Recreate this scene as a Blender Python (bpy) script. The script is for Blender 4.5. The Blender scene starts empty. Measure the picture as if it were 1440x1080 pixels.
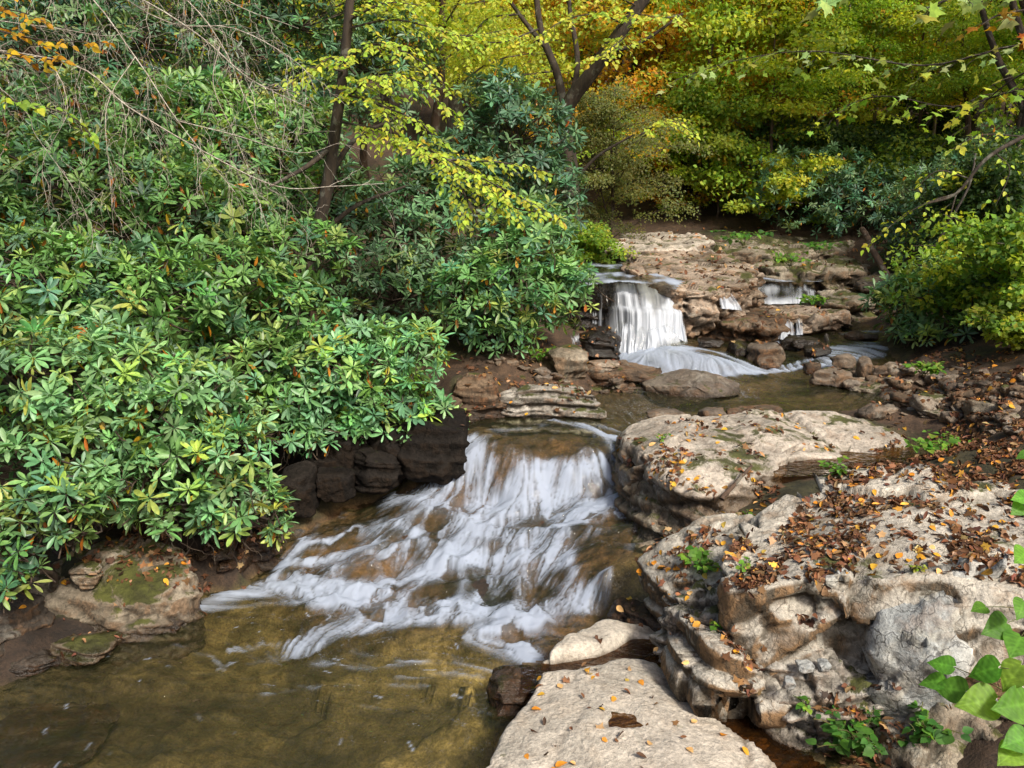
import bpy, bmesh, math, random
import numpy as np
from mathutils import Vector
from mathutils.bvhtree import BVHTree

R = math.radians
scn = bpy.context.scene
col = scn.collection
rng = np.random.default_rng(7)
random.seed(7)

# ------------------------------------------------------------------ camera
FPX, HC, PITCH = 1247.0, 3.0, R(14.0)
cp, sp = math.cos(PITCH), math.sin(PITCH)
cam_d = bpy.data.cameras.new('camera')
cam = bpy.data.objects.new('camera', cam_d)
col.objects.link(cam)
cam.location = (0, 0, HC)
cam.rotation_euler = (R(90) - PITCH, 0, 0)
cam_d.sensor_width = 36.0
cam_d.lens = 36.0 * FPX / 1440.0
cam_d.clip_start, cam_d.clip_end = 0.05, 600.0
scn.camera = cam


def ray(px, py):
    a, b = (px - 720.0) / FPX, (540.0 - py) / FPX
    return np.array([a, cp + b * sp, -sp + b * cp])


def at_z(px, py, z):
    d = ray(px, py)
    t = (z - HC) / d[2]
    return np.array([0, 0, HC]) + d * t


def at_y(px, py, Y):
    d = ray(px, py)
    return np.array([0, 0, HC]) + d * (Y / d[1])


# ------------------------------------------------------------------ noise
_p = np.random.default_rng(3).permutation(256)
_perm = np.concatenate([_p, _p, _p])
_g = np.random.default_rng(5).normal(size=(256, 3))
_g /= np.linalg.norm(_g, axis=1)[:, None]


def _h(i, j, k):
    return _perm[_perm[_perm[i & 255] + (j & 255)] + (k & 255)]


def pn(P):
    P = np.asarray(P, float)
    I = np.floor(P).astype(np.int64)
    f = P - I
    u = f * f * f * (f * (f * 6 - 15) + 10)
    out = np.zeros(len(P))
    for a in (0, 1):
        wa = u[:, 0] if a else 1 - u[:, 0]
        for b in (0, 1):
            wb = wa * (u[:, 1] if b else 1 - u[:, 1])
            for c in (0, 1):
                w = wb * (u[:, 2] if c else 1 - u[:, 2])
                g = _g[_h(I[:, 0] + a, I[:, 1] + b, I[:, 2] + c)]
                out += w * (g[:, 0] * (f[:, 0] - a) + g[:, 1] * (f[:, 1] - b) + g[:, 2] * (f[:, 2] - c))
    return out * 1.6


def fbm(P, o=4, lac=2.03, gain=.5):
    P = np.asarray(P, float)
    s, a = np.zeros(len(P)), 1.0
    for i in range(o):
        s += a * pn(P + 17.3 * i)
        P = P * lac
        a *= gain
    return s


def cells(P):
    """F1, F2 and a random vector of the nearest feature point, with offset to it."""
    P = np.asarray(P, float)
    I = np.floor(P).astype(np.int64)
    f1 = np.full(len(P), 9.0); f2 = f1.copy()
    rid = np.zeros(len(P), np.int64); off = np.zeros((len(P), 3))
    jit = np.random.default_rng(11).random((256, 3))
    for a in (-1, 0, 1):
        for b in (-1, 0, 1):
            for c in (-1, 0, 1):
                J = I + (a, b, c)
                hh = _h(J[:, 0], J[:, 1], J[:, 2])
                d = P - (J + jit[hh])
                r = np.einsum('ij,ij->i', d, d)
                m = r < f1
                f2 = np.where(m, f1, np.minimum(f2, r))
                f1 = np.where(m, r, f1)
                rid = np.where(m, hh, rid)
                off = np.where(m[:, None], d, off)
    return np.sqrt(f1), np.sqrt(f2), rid, off


def sm(a, b, x):
    t = np.clip((x - a) / (b - a), 0, 1)
    return t * t * (3 - 2 * t)


def X3(x, y, z=0.0):
    x = np.asarray(x, float)
    return np.stack([x, np.asarray(y, float) + 0 * x, np.asarray(z, float) + 0 * x], -1)


class RBF:
    def __init__(s, pts, lam=1e-3):
        P = np.array(pts, float)
        s.c = P[:, :2]
        n = len(P)
        K = np.linalg.norm(s.c[:, None] - s.c[None], axis=2) - lam * np.eye(n)
        Q = np.c_[np.ones(n), s.c]
        A = np.block([[K, Q], [Q.T, np.zeros((3, 3))]])
        w = np.linalg.lstsq(A, np.r_[P[:, 2], np.zeros(3)], rcond=None)[0]
        s.w, s.q = w[:n], w[n:]

    def __call__(s, x, y):
        x = np.asarray(x, float); sh = x.shape
        X = np.c_[x.ravel(), np.asarray(y, float).ravel()]
        out = np.empty(len(X))
        for i in range(0, len(X), 40000):
            C = X[i:i + 40000]
            d = np.sqrt(((C[:, None, :] - s.c[None]) ** 2).sum(2))
            out[i:i + 40000] = d @ s.w + s.q[0] + C @ s.q[1:]
        return out.reshape(sh)


# ------------------------------------------------------------------ meshes
def mesh_np(name, V, F, attrs=None, smooth=True, uv=None):
    """V (n,3); F one array or a list of arrays of quads / triangles."""
    me = bpy.data.meshes.new(name)
    V = np.ascontiguousarray(V, np.float32)
    Fs = [np.asarray(f) for f in (F if isinstance(F, list) else [F])]
    Fs = [f for f in Fs if len(f)]
    me.vertices.add(len(V))
    me.vertices.foreach_set('co', V.ravel())
    lo = np.concatenate([f.ravel() for f in Fs]).astype(np.int32)
    ln = np.concatenate([np.full(len(f), f.shape[1]) for f in Fs]).astype(np.int32)
    st = np.r_[0, np.cumsum(ln)[:-1]].astype(np.int32)
    me.loops.add(len(lo)); me.loops.foreach_set('vertex_index', lo)
    me.polygons.add(len(ln)); me.polygons.foreach_set('loop_start', st)
    me.update(calc_edges=True)
    me.polygons.foreach_set('use_smooth', np.full(len(ln), bool(smooth)))
    for k, a in (attrs or {}).items():
        a = np.asarray(a, np.float32)
        if a.ndim == 1:
            t = me.attributes.new(k, 'FLOAT', 'POINT'); t.data.foreach_set('value', a)
        else:
            if a.shape[1] == 3:
                a = np.c_[a, np.ones(len(a), np.float32)]
            t = me.attributes.new(k, 'FLOAT_COLOR', 'POINT'); t.data.foreach_set('color', np.ascontiguousarray(a, np.float32).ravel())
    me.validate()
    return me


def tag(o, label=None, cat=None, group=None, kind=None):
    if label: o['label'] = label
    if cat: o['category'] = cat
    if group: o['group'] = group
    if kind: o['kind'] = kind
    return o


def put(name, me, mat, loc=(0, 0, 0), parent=None):
    o = bpy.data.objects.new(name, me)
    col.objects.link(o)
    if mat and not me.materials:
        me.materials.append(mat)
    o.location = loc
    if parent: o.parent = parent
    return o


def empty(name, loc, label, cat, group=None):
    o = bpy.data.objects.new(name, None)
    o.empty_display_size = .1
    col.objects.link(o)
    o.location = loc
    return tag(o, label, cat, group)


def grid_faces(nu, nv):
    a = np.arange(nu * nv).reshape(nv, nu)
    return np.stack([a[:-1, :-1], a[:-1, 1:], a[1:, 1:], a[1:, :-1]], -1).reshape(-1, 4)


class Tubes:
    """collects tapered tubes; one mesh per part"""
    def __init__(s):
        s.V, s.F, s.C, s.n = [], [], [], 0

    def add(s, pts, rad, k=6, c=None):
        P = np.asarray(pts, float); n = len(P)
        r = np.broadcast_to(np.asarray(rad, float), (n,)) if np.ndim(rad) else np.full(n, rad)
        T = np.gradient(P, axis=0); T /= np.linalg.norm(T, axis=1)[:, None] + 1e-9
        ref = np.array([0.3, .2, 1.0]) if abs(T[0, 2]) < .9 else np.array([1.0, .2, 0])
        U = np.cross(T, ref); U /= np.linalg.norm(U, axis=1)[:, None] + 1e-9
        W = np.cross(T, U)
        a = np.linspace(0, 2 * math.pi, k, endpoint=False)
        ring = P[:, None] + r[:, None, None] * (np.cos(a)[None, :, None] * U[:, None] + np.sin(a)[None, :, None] * W[:, None])
        s.V.append(ring.reshape(-1, 3))
        i = np.arange(n * k).reshape(n, k)
        f = np.stack([i[:-1], np.roll(i[:-1], -1, 1), np.roll(i[1:], -1, 1), i[1:]], -1).reshape(-1, 4)
        s.F.append(f + s.n)
        s.C.append(np.tile(c if c is not None else (0, 0, 0), (n * k, 1)))
        s.n += n * k

    def mesh(s, name, origin=(0, 0, 0), colored=False):
        V = np.concatenate(s.V) - np.asarray(origin)
        return mesh_np(name, V, np.concatenate(s.F), {'col': np.concatenate(s.C)} if colored else None)


def norm(v):
    return v / (np.linalg.norm(v, axis=-1, keepdims=True) + 1e-9)


# leaf templates: +Y length, +-X width, +Z normal
def leaf_template(rows, widths, droop=.12, fold=.12, cols=3):
    V, F = [], []
    for t, w in zip(rows, widths):
        z = -droop * t * t
        if cols == 3:
            V += [(-w, t, z + fold * w), (0, t, z), (w, t, z + fold * w)]
        else:
            V += [(-w, t, z), (w, t, z)]
    for i in range(len(rows) - 1):
        for j in range(cols - 1):
            a = i * cols + j
            F.append((a, a + 1, a + cols + 1, a + cols))
    return np.array(V, float), np.array(F)


L_RHODO = leaf_template([0, .12, .35, .6, .82, .95, 1], [.012, .035, .10, .13, .105, .05, .004], .10, .35)
L_OVAL = leaf_template([0, .1, .3, .6, .85, 1], [.01, .17, .29, .24, .10, .004], .16, .30)
L_SMALL = (np.array([(0, 0, 0), (.30, .45, .05), (0, 1, -.14), (-.30, .45, .05), (0, .5, -.03)], float),
           np.array([(0, 1, 4), (1, 2, 4), (2, 3, 4), (3, 0, 4)]))
L_NEEDLE = (np.array([(-.08, 0, 0), (.08, 0, 0), (.05, 1, -.1), (-.05, 1, -.1)], float), np.array([(0, 1, 2, 3)]))
_m = np.array([(0, 0), (.10, .12), (.42, .06), (.34, .28), (.52, .52), (.28, .50), (.22, .62), (.16, .60), (0, 1.0)])
_mv = [(0, .32, 0)] + [(x, y, -.12 * (x * x + y * y) + .02) for x, y in _m] + [(-x, y, -.12 * (x * x + y * y) + .02) for x, y in _m[1:-1][::-1]]
L_MAPLE = (np.array(_mv), np.array([(0, i, i + 1 if i < 16 else 1) for i in range(1, 17)]))


def leaves(T, pos, d, n, length, width, colr):
    """instances of a leaf template: returns V, F, C"""
    TV, TF = T
    d = norm(d); x = norm(np.cross(d, n)); nn = np.cross(x, d)
    L = np.asarray(length)[:, None, None]; W = np.asarray(width)[:, None, None]
    V = pos[:, None] + TV[None, :, 0:1] * W * x[:, None] + TV[None, :, 1:2] * L * d[:, None] + TV[None, :, 2:3] * L * nn[:, None]
    N, k = len(pos), len(TV)
    F = (TF[None] + (np.arange(N) * k)[:, None, None]).reshape(-1, TF.shape[1])
    C = np.repeat(colr, k, axis=0)
    return V.reshape(-1, 3), F, C


class Foliage:
    def __init__(s): s.V, s.F, s.C, s.n = [], {}, [], 0

    def add(s, vfc):
        V, F, C = vfc
        s.V.append(V); s.C.append(C)
        s.F.setdefault(F.shape[1], []).append(F + s.n)
        s.n += len(V)

    def mesh(s, name, origin=(0, 0, 0)):
        return mesh_np(name, np.concatenate(s.V) - np.asarray(origin), [np.concatenate(f) for f in s.F.values()], {'col': np.concatenate(s.C)})


def pick(pal, n, r, jit=.18):
    """palette [(weight, (r,g,b)), ...] -> n colours"""
    w = np.array([p[0] for p in pal], float); w /= w.sum()
    c = np.array([p[1] for p in pal])[r.choice(len(pal), n, p=w)]
    return np.clip(c * (1 + jit * r.normal(size=(n, 1))) * (1 + .08 * r.normal(size=(n, 3))), .004, .9)


def rand_dir(n, r):
    return norm(r.normal(size=(n, 3)))


def curve(p0, p1, r, sag=.0, wob=.06, n=8):
    p0, p1 = np.array(p0, float), np.array(p1, float)
    t = np.linspace(0, 1, n)[:, None]
    L = np.linalg.norm(p1 - p0)
    w = np.cumsum(r.normal(size=(n, 3)), 0) * wob * L / n
    w = w - t * w[-1]
    return p0 + (p1 - p0) * t + np.array([0, 0, 1]) * sag * L * 4 * t * (1 - t) + w


# ------------------------------------------------------------------ materials
class NT:
    def __init__(s, name):
        s.m = bpy.data.materials.new(name); s.m.use_nodes = True
        s.t = s.m.node_tree; s.t.nodes.clear()
        s.out = s.N('ShaderNodeOutputMaterial')

    def N(s, typ, inputs=None, **props):
        n = s.t.nodes.new(typ)
        for k, v in props.items(): setattr(n, k, v)
        for k, v in (inputs or {}).items(): s.I(n, k, v)
        return n

    def I(s, n, k, v):
        sock = n.inputs[k]
        if isinstance(v, bpy.types.NodeSocket): s.t.links.new(v, sock)
        elif isinstance(v, tuple) and len(v) == 3 and sock.type == 'RGBA': sock.default_value = (*v, 1)
        else: sock.default_value = v

    def noise(s, vec, scale, detail=4, rough=.55, dist=0.0):
        n = s.N('ShaderNodeTexNoise', {'Scale': scale, 'Detail': detail, 'Roughness': rough, 'Distortion': dist})
        if vec is not None: s.I(n, 'Vector', vec)
        return n.outputs['Fac']

    def math(s, op, a, b=0.0, c=0.0, clamp=False):
        n = s.N('ShaderNodeMath', operation=op, use_clamp=clamp)
        for i, v in enumerate((a, b, c)): s.I(n, i, v)
        return n.outputs[0]

    def ramp(s, v, lo, hi, a=0.0, b=1.0):
        n = s.N('ShaderNodeMapRange', {'Value': v, 'From Min': lo, 'From Max': hi, 'To Min': a, 'To Max': b}, interpolation_type='SMOOTHSTEP')
        return n.outputs[0]

    def mix(s, f, a, b, mode='MIX'):
        n = s.N('ShaderNodeMix', data_type='RGBA', blend_type=mode, clamp_factor=True)
        for i, v in ((0, f), (6, a), (7, b)):
            sock = n.inputs[i]
            if isinstance(v, bpy.types.NodeSocket): s.t.links.new(v, sock)
            elif isinstance(v, tuple): sock.default_value = (*v, 1)
            else: sock.default_value = v
        return n.outputs[2]

    def attr(s, name):
        n = s.N('ShaderNodeAttribute', attribute_name=name)
        return n

    def pos(s):
        return s.N('ShaderNodeNewGeometry')

    def bump(s, h, strength, dist, prev=None):
        n = s.N('ShaderNodeBump', {'Height': h, 'Strength': strength, 'Distance': dist})
        if prev is not None: s.I(n, 'Normal', prev)
        return n.outputs[0]

    def done(s, shader):
        s.t.links.new(shader, s.out.inputs['Surface'])
        return s.m


def scaled(nt, vec, sc):
    n = nt.N('ShaderNodeMapping', {'Vector': vec, 'Scale': sc})
    return n.outputs[0]


def rock_mat(name, c1, c2, dark=(.05, .04, .03), moss=.0, wet_z=-9.0, wet_w=.06, lichen=.3, strata=.5, rust=.3, mosscol=(.075, .082, .014), rough=.85, warm=(.22, .11, .045), wetcol=.38, stain=.5, crack=.6, spec=.35):
    nt = NT(name)
    g = nt.pos(); P = g.outputs['Position']; Nz = nt.N('ShaderNodeSeparateXYZ', {'Vector': g.outputs['Normal']}).outputs[2]
    z = nt.N('ShaderNodeSeparateXYZ', {'Vector': P}).outputs[2]
    big = nt.noise(P, 1.6, 6, .6, .4)
    mid = nt.noise(P, 6.5, 6, .65, .3)
    fine = nt.noise(P, 42, 5, .7)
    grain = nt.noise(P, 220, 2, .6)
    lay = nt.noise(scaled(nt, P, (1.1, 1.1, 13.0)), 1.5, 6, .6, .6)
    c = nt.mix(nt.ramp(big, .40, .60), c1, c2)
    c = nt.mix(nt.math('MULTIPLY', nt.ramp(mid, .5, .66), rust), c, warm)
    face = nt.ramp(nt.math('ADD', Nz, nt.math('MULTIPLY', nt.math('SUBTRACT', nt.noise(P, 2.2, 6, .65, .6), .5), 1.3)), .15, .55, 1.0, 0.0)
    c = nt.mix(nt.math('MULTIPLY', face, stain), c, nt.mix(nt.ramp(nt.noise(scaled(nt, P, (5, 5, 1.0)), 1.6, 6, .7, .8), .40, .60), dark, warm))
    c = nt.mix(nt.math('MULTIPLY', nt.ramp(lay, .48, .66), strata * .8), c, dark)
    c = nt.mix(nt.math('MULTIPLY', nt.ramp(nt.noise(P, 3.3, 7, .7, 1.0), .56, .64), lichen), c, (.42, .40, .34))
    c = nt.mix(nt.math('MULTIPLY', nt.ramp(nt.noise(P, 11, 6, .75, .8), .60, .66), lichen * .8), c, dark)
    c = nt.mix(.55, c, nt.mix(1.0, c, nt.N('ShaderNodeCombineColor', {0: nt.ramp(fine, .25, .75, .35, 1.5), 1: nt.ramp(fine, .25, .75, .35, 1.5), 2: nt.ramp(fine, .25, .75, .35, 1.5)}).outputs[0], 'MULTIPLY'))
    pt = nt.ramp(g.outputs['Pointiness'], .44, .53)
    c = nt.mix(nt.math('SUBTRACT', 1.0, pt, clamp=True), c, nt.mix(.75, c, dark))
    if moss > 0:
        mm = nt.math('MULTIPLY', nt.ramp(nt.math('ADD', nt.math('MULTIPLY', nt.noise(P, 2.6, 6, .7, .5), 1.0), nt.math('MULTIPLY', Nz, .22)), .86 - .42 * moss, .94 - .42 * moss), .95)
        mc = nt.mix(nt.ramp(nt.noise(P, 9, 4), .35, .65), mosscol, tuple(v * .45 for v in mosscol))
        c = nt.mix(mm, c, mc)
    wl = nt.math('ADD', z, nt.math('MULTIPLY', nt.math('SUBTRACT', mid, .5), wet_w * 3))
    wet = nt.ramp(wl, wet_z - wet_w * .5, wet_z + wet_w, 1.0, 0.0)
    c = nt.mix(wet, c, nt.mix(1.0, c, (wetcol, wetcol * .85, wetcol * .7), 'MULTIPLY'))
    rg = nt.math('MULTIPLY_ADD', wet, .22 - rough, rough)
    b = nt.bump(mid, .75, .06)
    b = nt.bump(lay, .5 * strata, .05, b)
    cr = nt.N('ShaderNodeTexVoronoi', {'Vector': nt.N('ShaderNodeVectorMath', {0: P, 1: nt.N('ShaderNodeTexNoise', {'Vector': P, 'Scale': 3.0, 'Detail': 4}).outputs['Color']}, operation='ADD').outputs[0], 'Scale': 4.5}, feature='DISTANCE_TO_EDGE').outputs['Distance']
    crk = nt.ramp(cr, .0, .035)
    b = nt.bump(crk, .55 * crack, .02, b)
    c = nt.mix(nt.math('MULTIPLY', nt.math('SUBTRACT', 1.0, crk), .55 * crack), c, dark)
    b = nt.bump(fine, .8, .016, b)
    b = nt.bump(grain, .45, .004, b)
    bs = nt.N('ShaderNodeBsdfPrincipled', {'Base Color': c, 'Roughness': rg, 'Normal': b, 'Specular IOR Level': nt.math('MULTIPLY_ADD', wet, .5 - spec, spec) if wet_z > -5 else spec})
    return nt.done(bs.outputs[0])


def leaf_mat(name, rough=.42, trans=.3, spec=.5, tint=(1.25, 1.15, .5)):
    nt = NT(name)
    c = nt.attr('col').outputs['Color']
    g = nt.pos()
    v = nt.noise(g.outputs['Position'], 30, 2)
    c = nt.mix(.5, c, nt.mix(1.0, c, nt.N('ShaderNodeCombineColor', {0: nt.ramp(v, .3, .7, .6, 1.4), 1: nt.ramp(v, .3, .7, .65, 1.35), 2: nt.ramp(v, .3, .7, .7, 1.3)}).outputs[0], 'MULTIPLY'))
    bs = nt.N('ShaderNodeBsdfPrincipled', {'Base Color': c, 'Roughness': rough, 'Specular IOR Level': spec})
    tr = nt.N('ShaderNodeBsdfTranslucent', {'Color': nt.mix(1.0, c, tint, 'MULTIPLY')})
    mx = nt.N('ShaderNodeMixShader', {0: trans, 1: bs.outputs[0], 2: tr.outputs[0]})
    return nt.done(mx.outputs[0])


def bark_mat(name, c1, c2, lichen=.2, lic=(.35, .36, .30), sc=1.0):
    nt = NT(name)
    g = nt.pos(); P = g.outputs['Position']
    a = nt.noise(scaled(nt, P, (14 * sc, 14 * sc, 2.5 * sc)), 1.6, 6, .65, .5)
    b = nt.noise(P, 7 * sc, 5, .7, .6)
    c = nt.mix(nt.ramp(a, .35, .65), c1, c2)
    c = nt.mix(nt.math('MULTIPLY', nt.ramp(b, .54, .62), lichen), c, lic)
    bs = nt.N('ShaderNodeBsdfPrincipled', {'Base Color': c, 'Roughness': .9, 'Normal': nt.bump(a, .8, .02)})
    return nt.done(bs.outputs[0])


M = {}
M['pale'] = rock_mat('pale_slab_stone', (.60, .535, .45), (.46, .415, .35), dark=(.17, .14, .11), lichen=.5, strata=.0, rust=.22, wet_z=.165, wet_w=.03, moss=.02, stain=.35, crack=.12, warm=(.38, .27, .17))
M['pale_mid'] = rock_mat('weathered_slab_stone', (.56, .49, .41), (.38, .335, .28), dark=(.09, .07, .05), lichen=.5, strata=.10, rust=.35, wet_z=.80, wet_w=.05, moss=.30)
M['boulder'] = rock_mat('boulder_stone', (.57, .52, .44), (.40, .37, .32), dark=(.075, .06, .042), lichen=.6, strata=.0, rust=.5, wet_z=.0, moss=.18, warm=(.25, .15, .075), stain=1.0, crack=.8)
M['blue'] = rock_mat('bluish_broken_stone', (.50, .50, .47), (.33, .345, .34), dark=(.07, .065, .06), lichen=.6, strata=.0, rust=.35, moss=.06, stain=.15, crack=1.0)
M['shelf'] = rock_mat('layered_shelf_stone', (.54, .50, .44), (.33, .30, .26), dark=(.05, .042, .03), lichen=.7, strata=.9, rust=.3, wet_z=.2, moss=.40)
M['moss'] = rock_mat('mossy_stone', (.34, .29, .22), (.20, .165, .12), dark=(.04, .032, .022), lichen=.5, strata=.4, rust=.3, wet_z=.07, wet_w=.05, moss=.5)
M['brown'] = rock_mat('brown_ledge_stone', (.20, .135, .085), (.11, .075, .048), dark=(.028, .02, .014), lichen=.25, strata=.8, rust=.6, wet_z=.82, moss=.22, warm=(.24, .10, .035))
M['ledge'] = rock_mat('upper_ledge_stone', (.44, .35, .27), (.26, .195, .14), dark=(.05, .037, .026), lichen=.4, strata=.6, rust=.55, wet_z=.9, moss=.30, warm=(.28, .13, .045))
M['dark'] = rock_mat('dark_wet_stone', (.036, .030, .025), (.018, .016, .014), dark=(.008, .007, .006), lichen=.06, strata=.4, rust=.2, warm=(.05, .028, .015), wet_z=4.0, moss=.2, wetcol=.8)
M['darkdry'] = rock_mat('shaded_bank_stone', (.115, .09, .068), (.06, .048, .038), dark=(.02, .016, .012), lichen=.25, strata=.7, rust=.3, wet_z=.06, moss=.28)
M['hollow'] = rock_mat('hollow_shadow_stone', (.022, .018, .015), (.012, .010, .009), dark=(.006, .005, .004), lichen=.0, strata=.2, rust=.2, moss=.25, spec=.12, warm=(.03, .018, .010), mosscol=(.03, .035, .008))  # near-black stone and moss: deep shade under the overhang painted into the colour
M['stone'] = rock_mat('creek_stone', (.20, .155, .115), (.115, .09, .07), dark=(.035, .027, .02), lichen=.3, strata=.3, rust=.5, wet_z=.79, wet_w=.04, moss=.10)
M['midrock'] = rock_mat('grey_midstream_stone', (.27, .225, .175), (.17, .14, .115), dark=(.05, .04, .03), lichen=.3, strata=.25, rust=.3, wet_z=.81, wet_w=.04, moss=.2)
M['rhodo'] = leaf_mat('rhododendron_leaf', rough=.42, trans=.28, spec=.5)
M['leaf'] = leaf_mat('thin_leaf', rough=.5, trans=.55, spec=.3)
M['litter'] = leaf_mat('fallen_leaf', rough=.65, trans=.08, spec=.25, tint=(1, .9, .7))
M['bark'] = bark_mat('dark_bark', (.055, .038, .026), (.022, .016, .012))
M['bark_brown'] = bark_mat('brown_bark', (.10, .06, .038), (.045, .028, .018), .25)
M['bark_pale'] = bark_mat('pale_bark', (.38, .32, .25), (.20, .15, .11), .5, (.5, .47, .4))
M['bark_grey'] = bark_mat('grey_bark', (.12, .10, .085), (.06, .05, .042), .4)
M['twig'] = bark_mat('bare_grey_twig', (.52, .47, .40), (.26, .21, .16), .6, (.66, .64, .57), 2.0)
M['stem'] = bark_mat('shrub_stem', (.075, .05, .032), (.035, .024, .017), .2)
M['greenstem'] = bark_mat('green_stem', (.12, .10, .03), (.06, .09, .02), .0)
# ------------------------------------------------------------------ water levels
W_PTS = [  # (px, py, water z)
    (0, 1000, 0), (120, 1060, 0), (300, 900, 0), (300, 1000, 0), (500, 1050, 0), (700, 1000, 0), (680, 1080, 0), (480, 885, .0), (300, 850, .0),
    (640, 890, .0), (740, 925, .0), (600, 960, 0), (0, 900, 0), (800, 960, 0), (560, 900, 0), (400, 860, 0),
    (385, 800, .02), (430, 835, .02), (560, 856, .03), (640, 858, .05), (720, 868, .05), (850, 862, .06), (690, 890, .02),
    (400, 755, .14), (450, 765, .14), (520, 720, .22), (600, 712, .34), (700, 704, .37), (800, 702, .39), (900, 702, .43),
    (560, 790, .13), (640, 772, .20), (700, 790, .17), (780, 795, .20), (740, 745, .31), (800, 752, .36), (860, 745, .40), (910, 755, .40),
    (820, 800, .26), (850, 800, .34), (840, 835, .16), (600, 830, .06), (680, 820, .09), (760, 830, .09), (500, 800, .10),
    (640, 622, .71), (690, 632, .70), (740, 640, .68), (790, 642, .68), (835, 642, .67), (880, 640, .64), (600, 660, .45), (560, 690, .28), (650, 660, .55), (700, 668, .55), (750, 672, .54), (800, 672, .54), (850, 672, .53), (680, 688, .44), (770, 690, .44), (840, 690, .45),
    (640, 600, .75), (700, 603, .76), (850, 598, .76), (760, 592, .77), (900, 640, .6), (905, 670, .48),
    (700, 580, .78), (800, 572, .78), (900, 560, .78), (1000, 565, .78), (1100, 562, .78), (1200, 560, .78), (950, 528, .78), (1050, 530, .78), (1150, 522, .79),
    (850, 545, .78), (1300, 560, .78), (1240, 515, .80), (1190, 500, .87), (1150, 490, .90), (1230, 488, .92), (1110, 490, .87), (1180, 470, .93), (1230, 468, .93),
    (1210, 445, .98), (1170, 445, .98), (1250, 430, 1.0),
    (905, 500, .93), (950, 498, .96), (1000, 505, .93), (1040, 514, .86), (1075, 520, .79), (880, 505, .84), (870, 520, .79), (960, 520, .82), (1010, 524, .80), (905, 486, .92), (955, 484, .94), (1010, 494, .9),
    (600, 585, .75), (1300, 640, .78), (1100, 640, .78), (500, 640, .3), (380, 700, .1),
]
W_world = [(*at_z(px, py, z)[:2], z) for px, py, z in W_PTS] + [(-8, 4, 0), (-6, 1, 0), (0, 1.5, 0), (6, 9, .8), (7, 13, 1.0), (5, 13.5, 1.0)]
WZ = RBF(W_world, 3e-3)


def at_w(px, py):
    d = ray(px, py)
    t = np.linspace(3.5, 14, 1400)
    P = np.array([0, 0, HC]) + d * t[:, None]
    i = int(np.argmax(P[:, 2] < WZ(P[:, 0], P[:, 1])))
    return P[i]


def polymask(x, y, poly, soft):
    """signed-distance based soft mask (1 inside)"""
    poly = np.asarray(poly)[:, :2]
    sh = np.shape(x); X = np.c_[np.ravel(x), np.ravel(y)]
    d = np.full(len(X), 1e9); ins = np.zeros(len(X), bool)
    for a, b in zip(poly, np.roll(poly, -1, 0)):
        ab = b - a
        t = np.clip(((X - a) @ ab) / (ab @ ab + 1e-12), 0, 1)
        d = np.minimum(d, np.linalg.norm(X - a - t[:, None] * ab, axis=1))
        c = (a[1] > X[:, 1]) != (b[1] > X[:, 1])
        xi = a[0] + (X[:, 1] - a[1]) / (b[1] - a[1] + 1e-12) * ab[0]
        ins ^= c & (X[:, 0] < xi)
    return sm(-soft, soft, np.where(ins, d, -d)).reshape(sh)


def polydist(x, y, pts):
    """distance to a polyline and unit tangent there"""
    P = np.asarray(pts)[:, :2]
    sh = np.shape(x); X = np.c_[np.ravel(x), np.ravel(y)]
    D = np.full(len(X), 1e9); T = np.zeros((len(X), 2)); S = np.zeros(len(X))
    for i in range(len(P) - 1):
        ab = P[i + 1] - P[i]
        t = np.clip(((X - P[i]) @ ab) / (ab @ ab + 1e-12), 0, 1)
        d = np.linalg.norm(X - P[i] - t[:, None] * ab, axis=1)
        m = d < D
        D[m] = d[m]; T[m] = ab / np.linalg.norm(ab); S[m] = (i + t[m]) / (len(P) - 1)
    return D.reshape(sh), T[:, 0].reshape(sh), T[:, 1].reshape(sh), S.reshape(sh)


CASC = np.array([at_w(*p) for p in [(370, 815), (395, 750), (470, 712), (560, 683), (640, 636), (650, 612), (760, 606), (872, 612), (893, 660), (915, 700), (922, 765), (860, 792), (856, 862), (770, 935), (690, 905), (640, 882), (430, 865)]])
POOLD = np.array([at_z(*p, 0) for p in [(150, 1090), (330, 960), (480, 925), (640, 945), (690, 1010), (650, 1200), (300, 1300)]])
POOLALL = np.array([at_z(*p, 0) for p in [(-300, 1200), (20, 985), (200, 900), (420, 880), (640, 900), (720, 940), (660, 1060), (640, 1300)]])
MIDP = np.array([at_z(*p, .78) for p in [(700, 590), (760, 585), (860, 560), (960, 565), (1150, 565), (1230, 540), (1100, 530), (960, 535), (880, 545)]])


def casc_bumps(x, y):
    n = fbm(X3(x * 1.9, y * 2.6, 3.1).reshape(-1, 3), 4)
    r = .5 - np.abs(n)
    return (.065 * (r - .2)).reshape(np.shape(x))


# ------------------------------------------------------------------ ground
G = []
def gp(px, py, z): G.append((*at_z(px, py, z)[:2], z))
for px, py, z in W_PTS:                                   # stream bed under the water
    p = at_z(px, py, z); G.append((p[0], p[1], z - (.30 if z < .015 else .16 if .7 < z < 1.1 else .05)))
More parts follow.
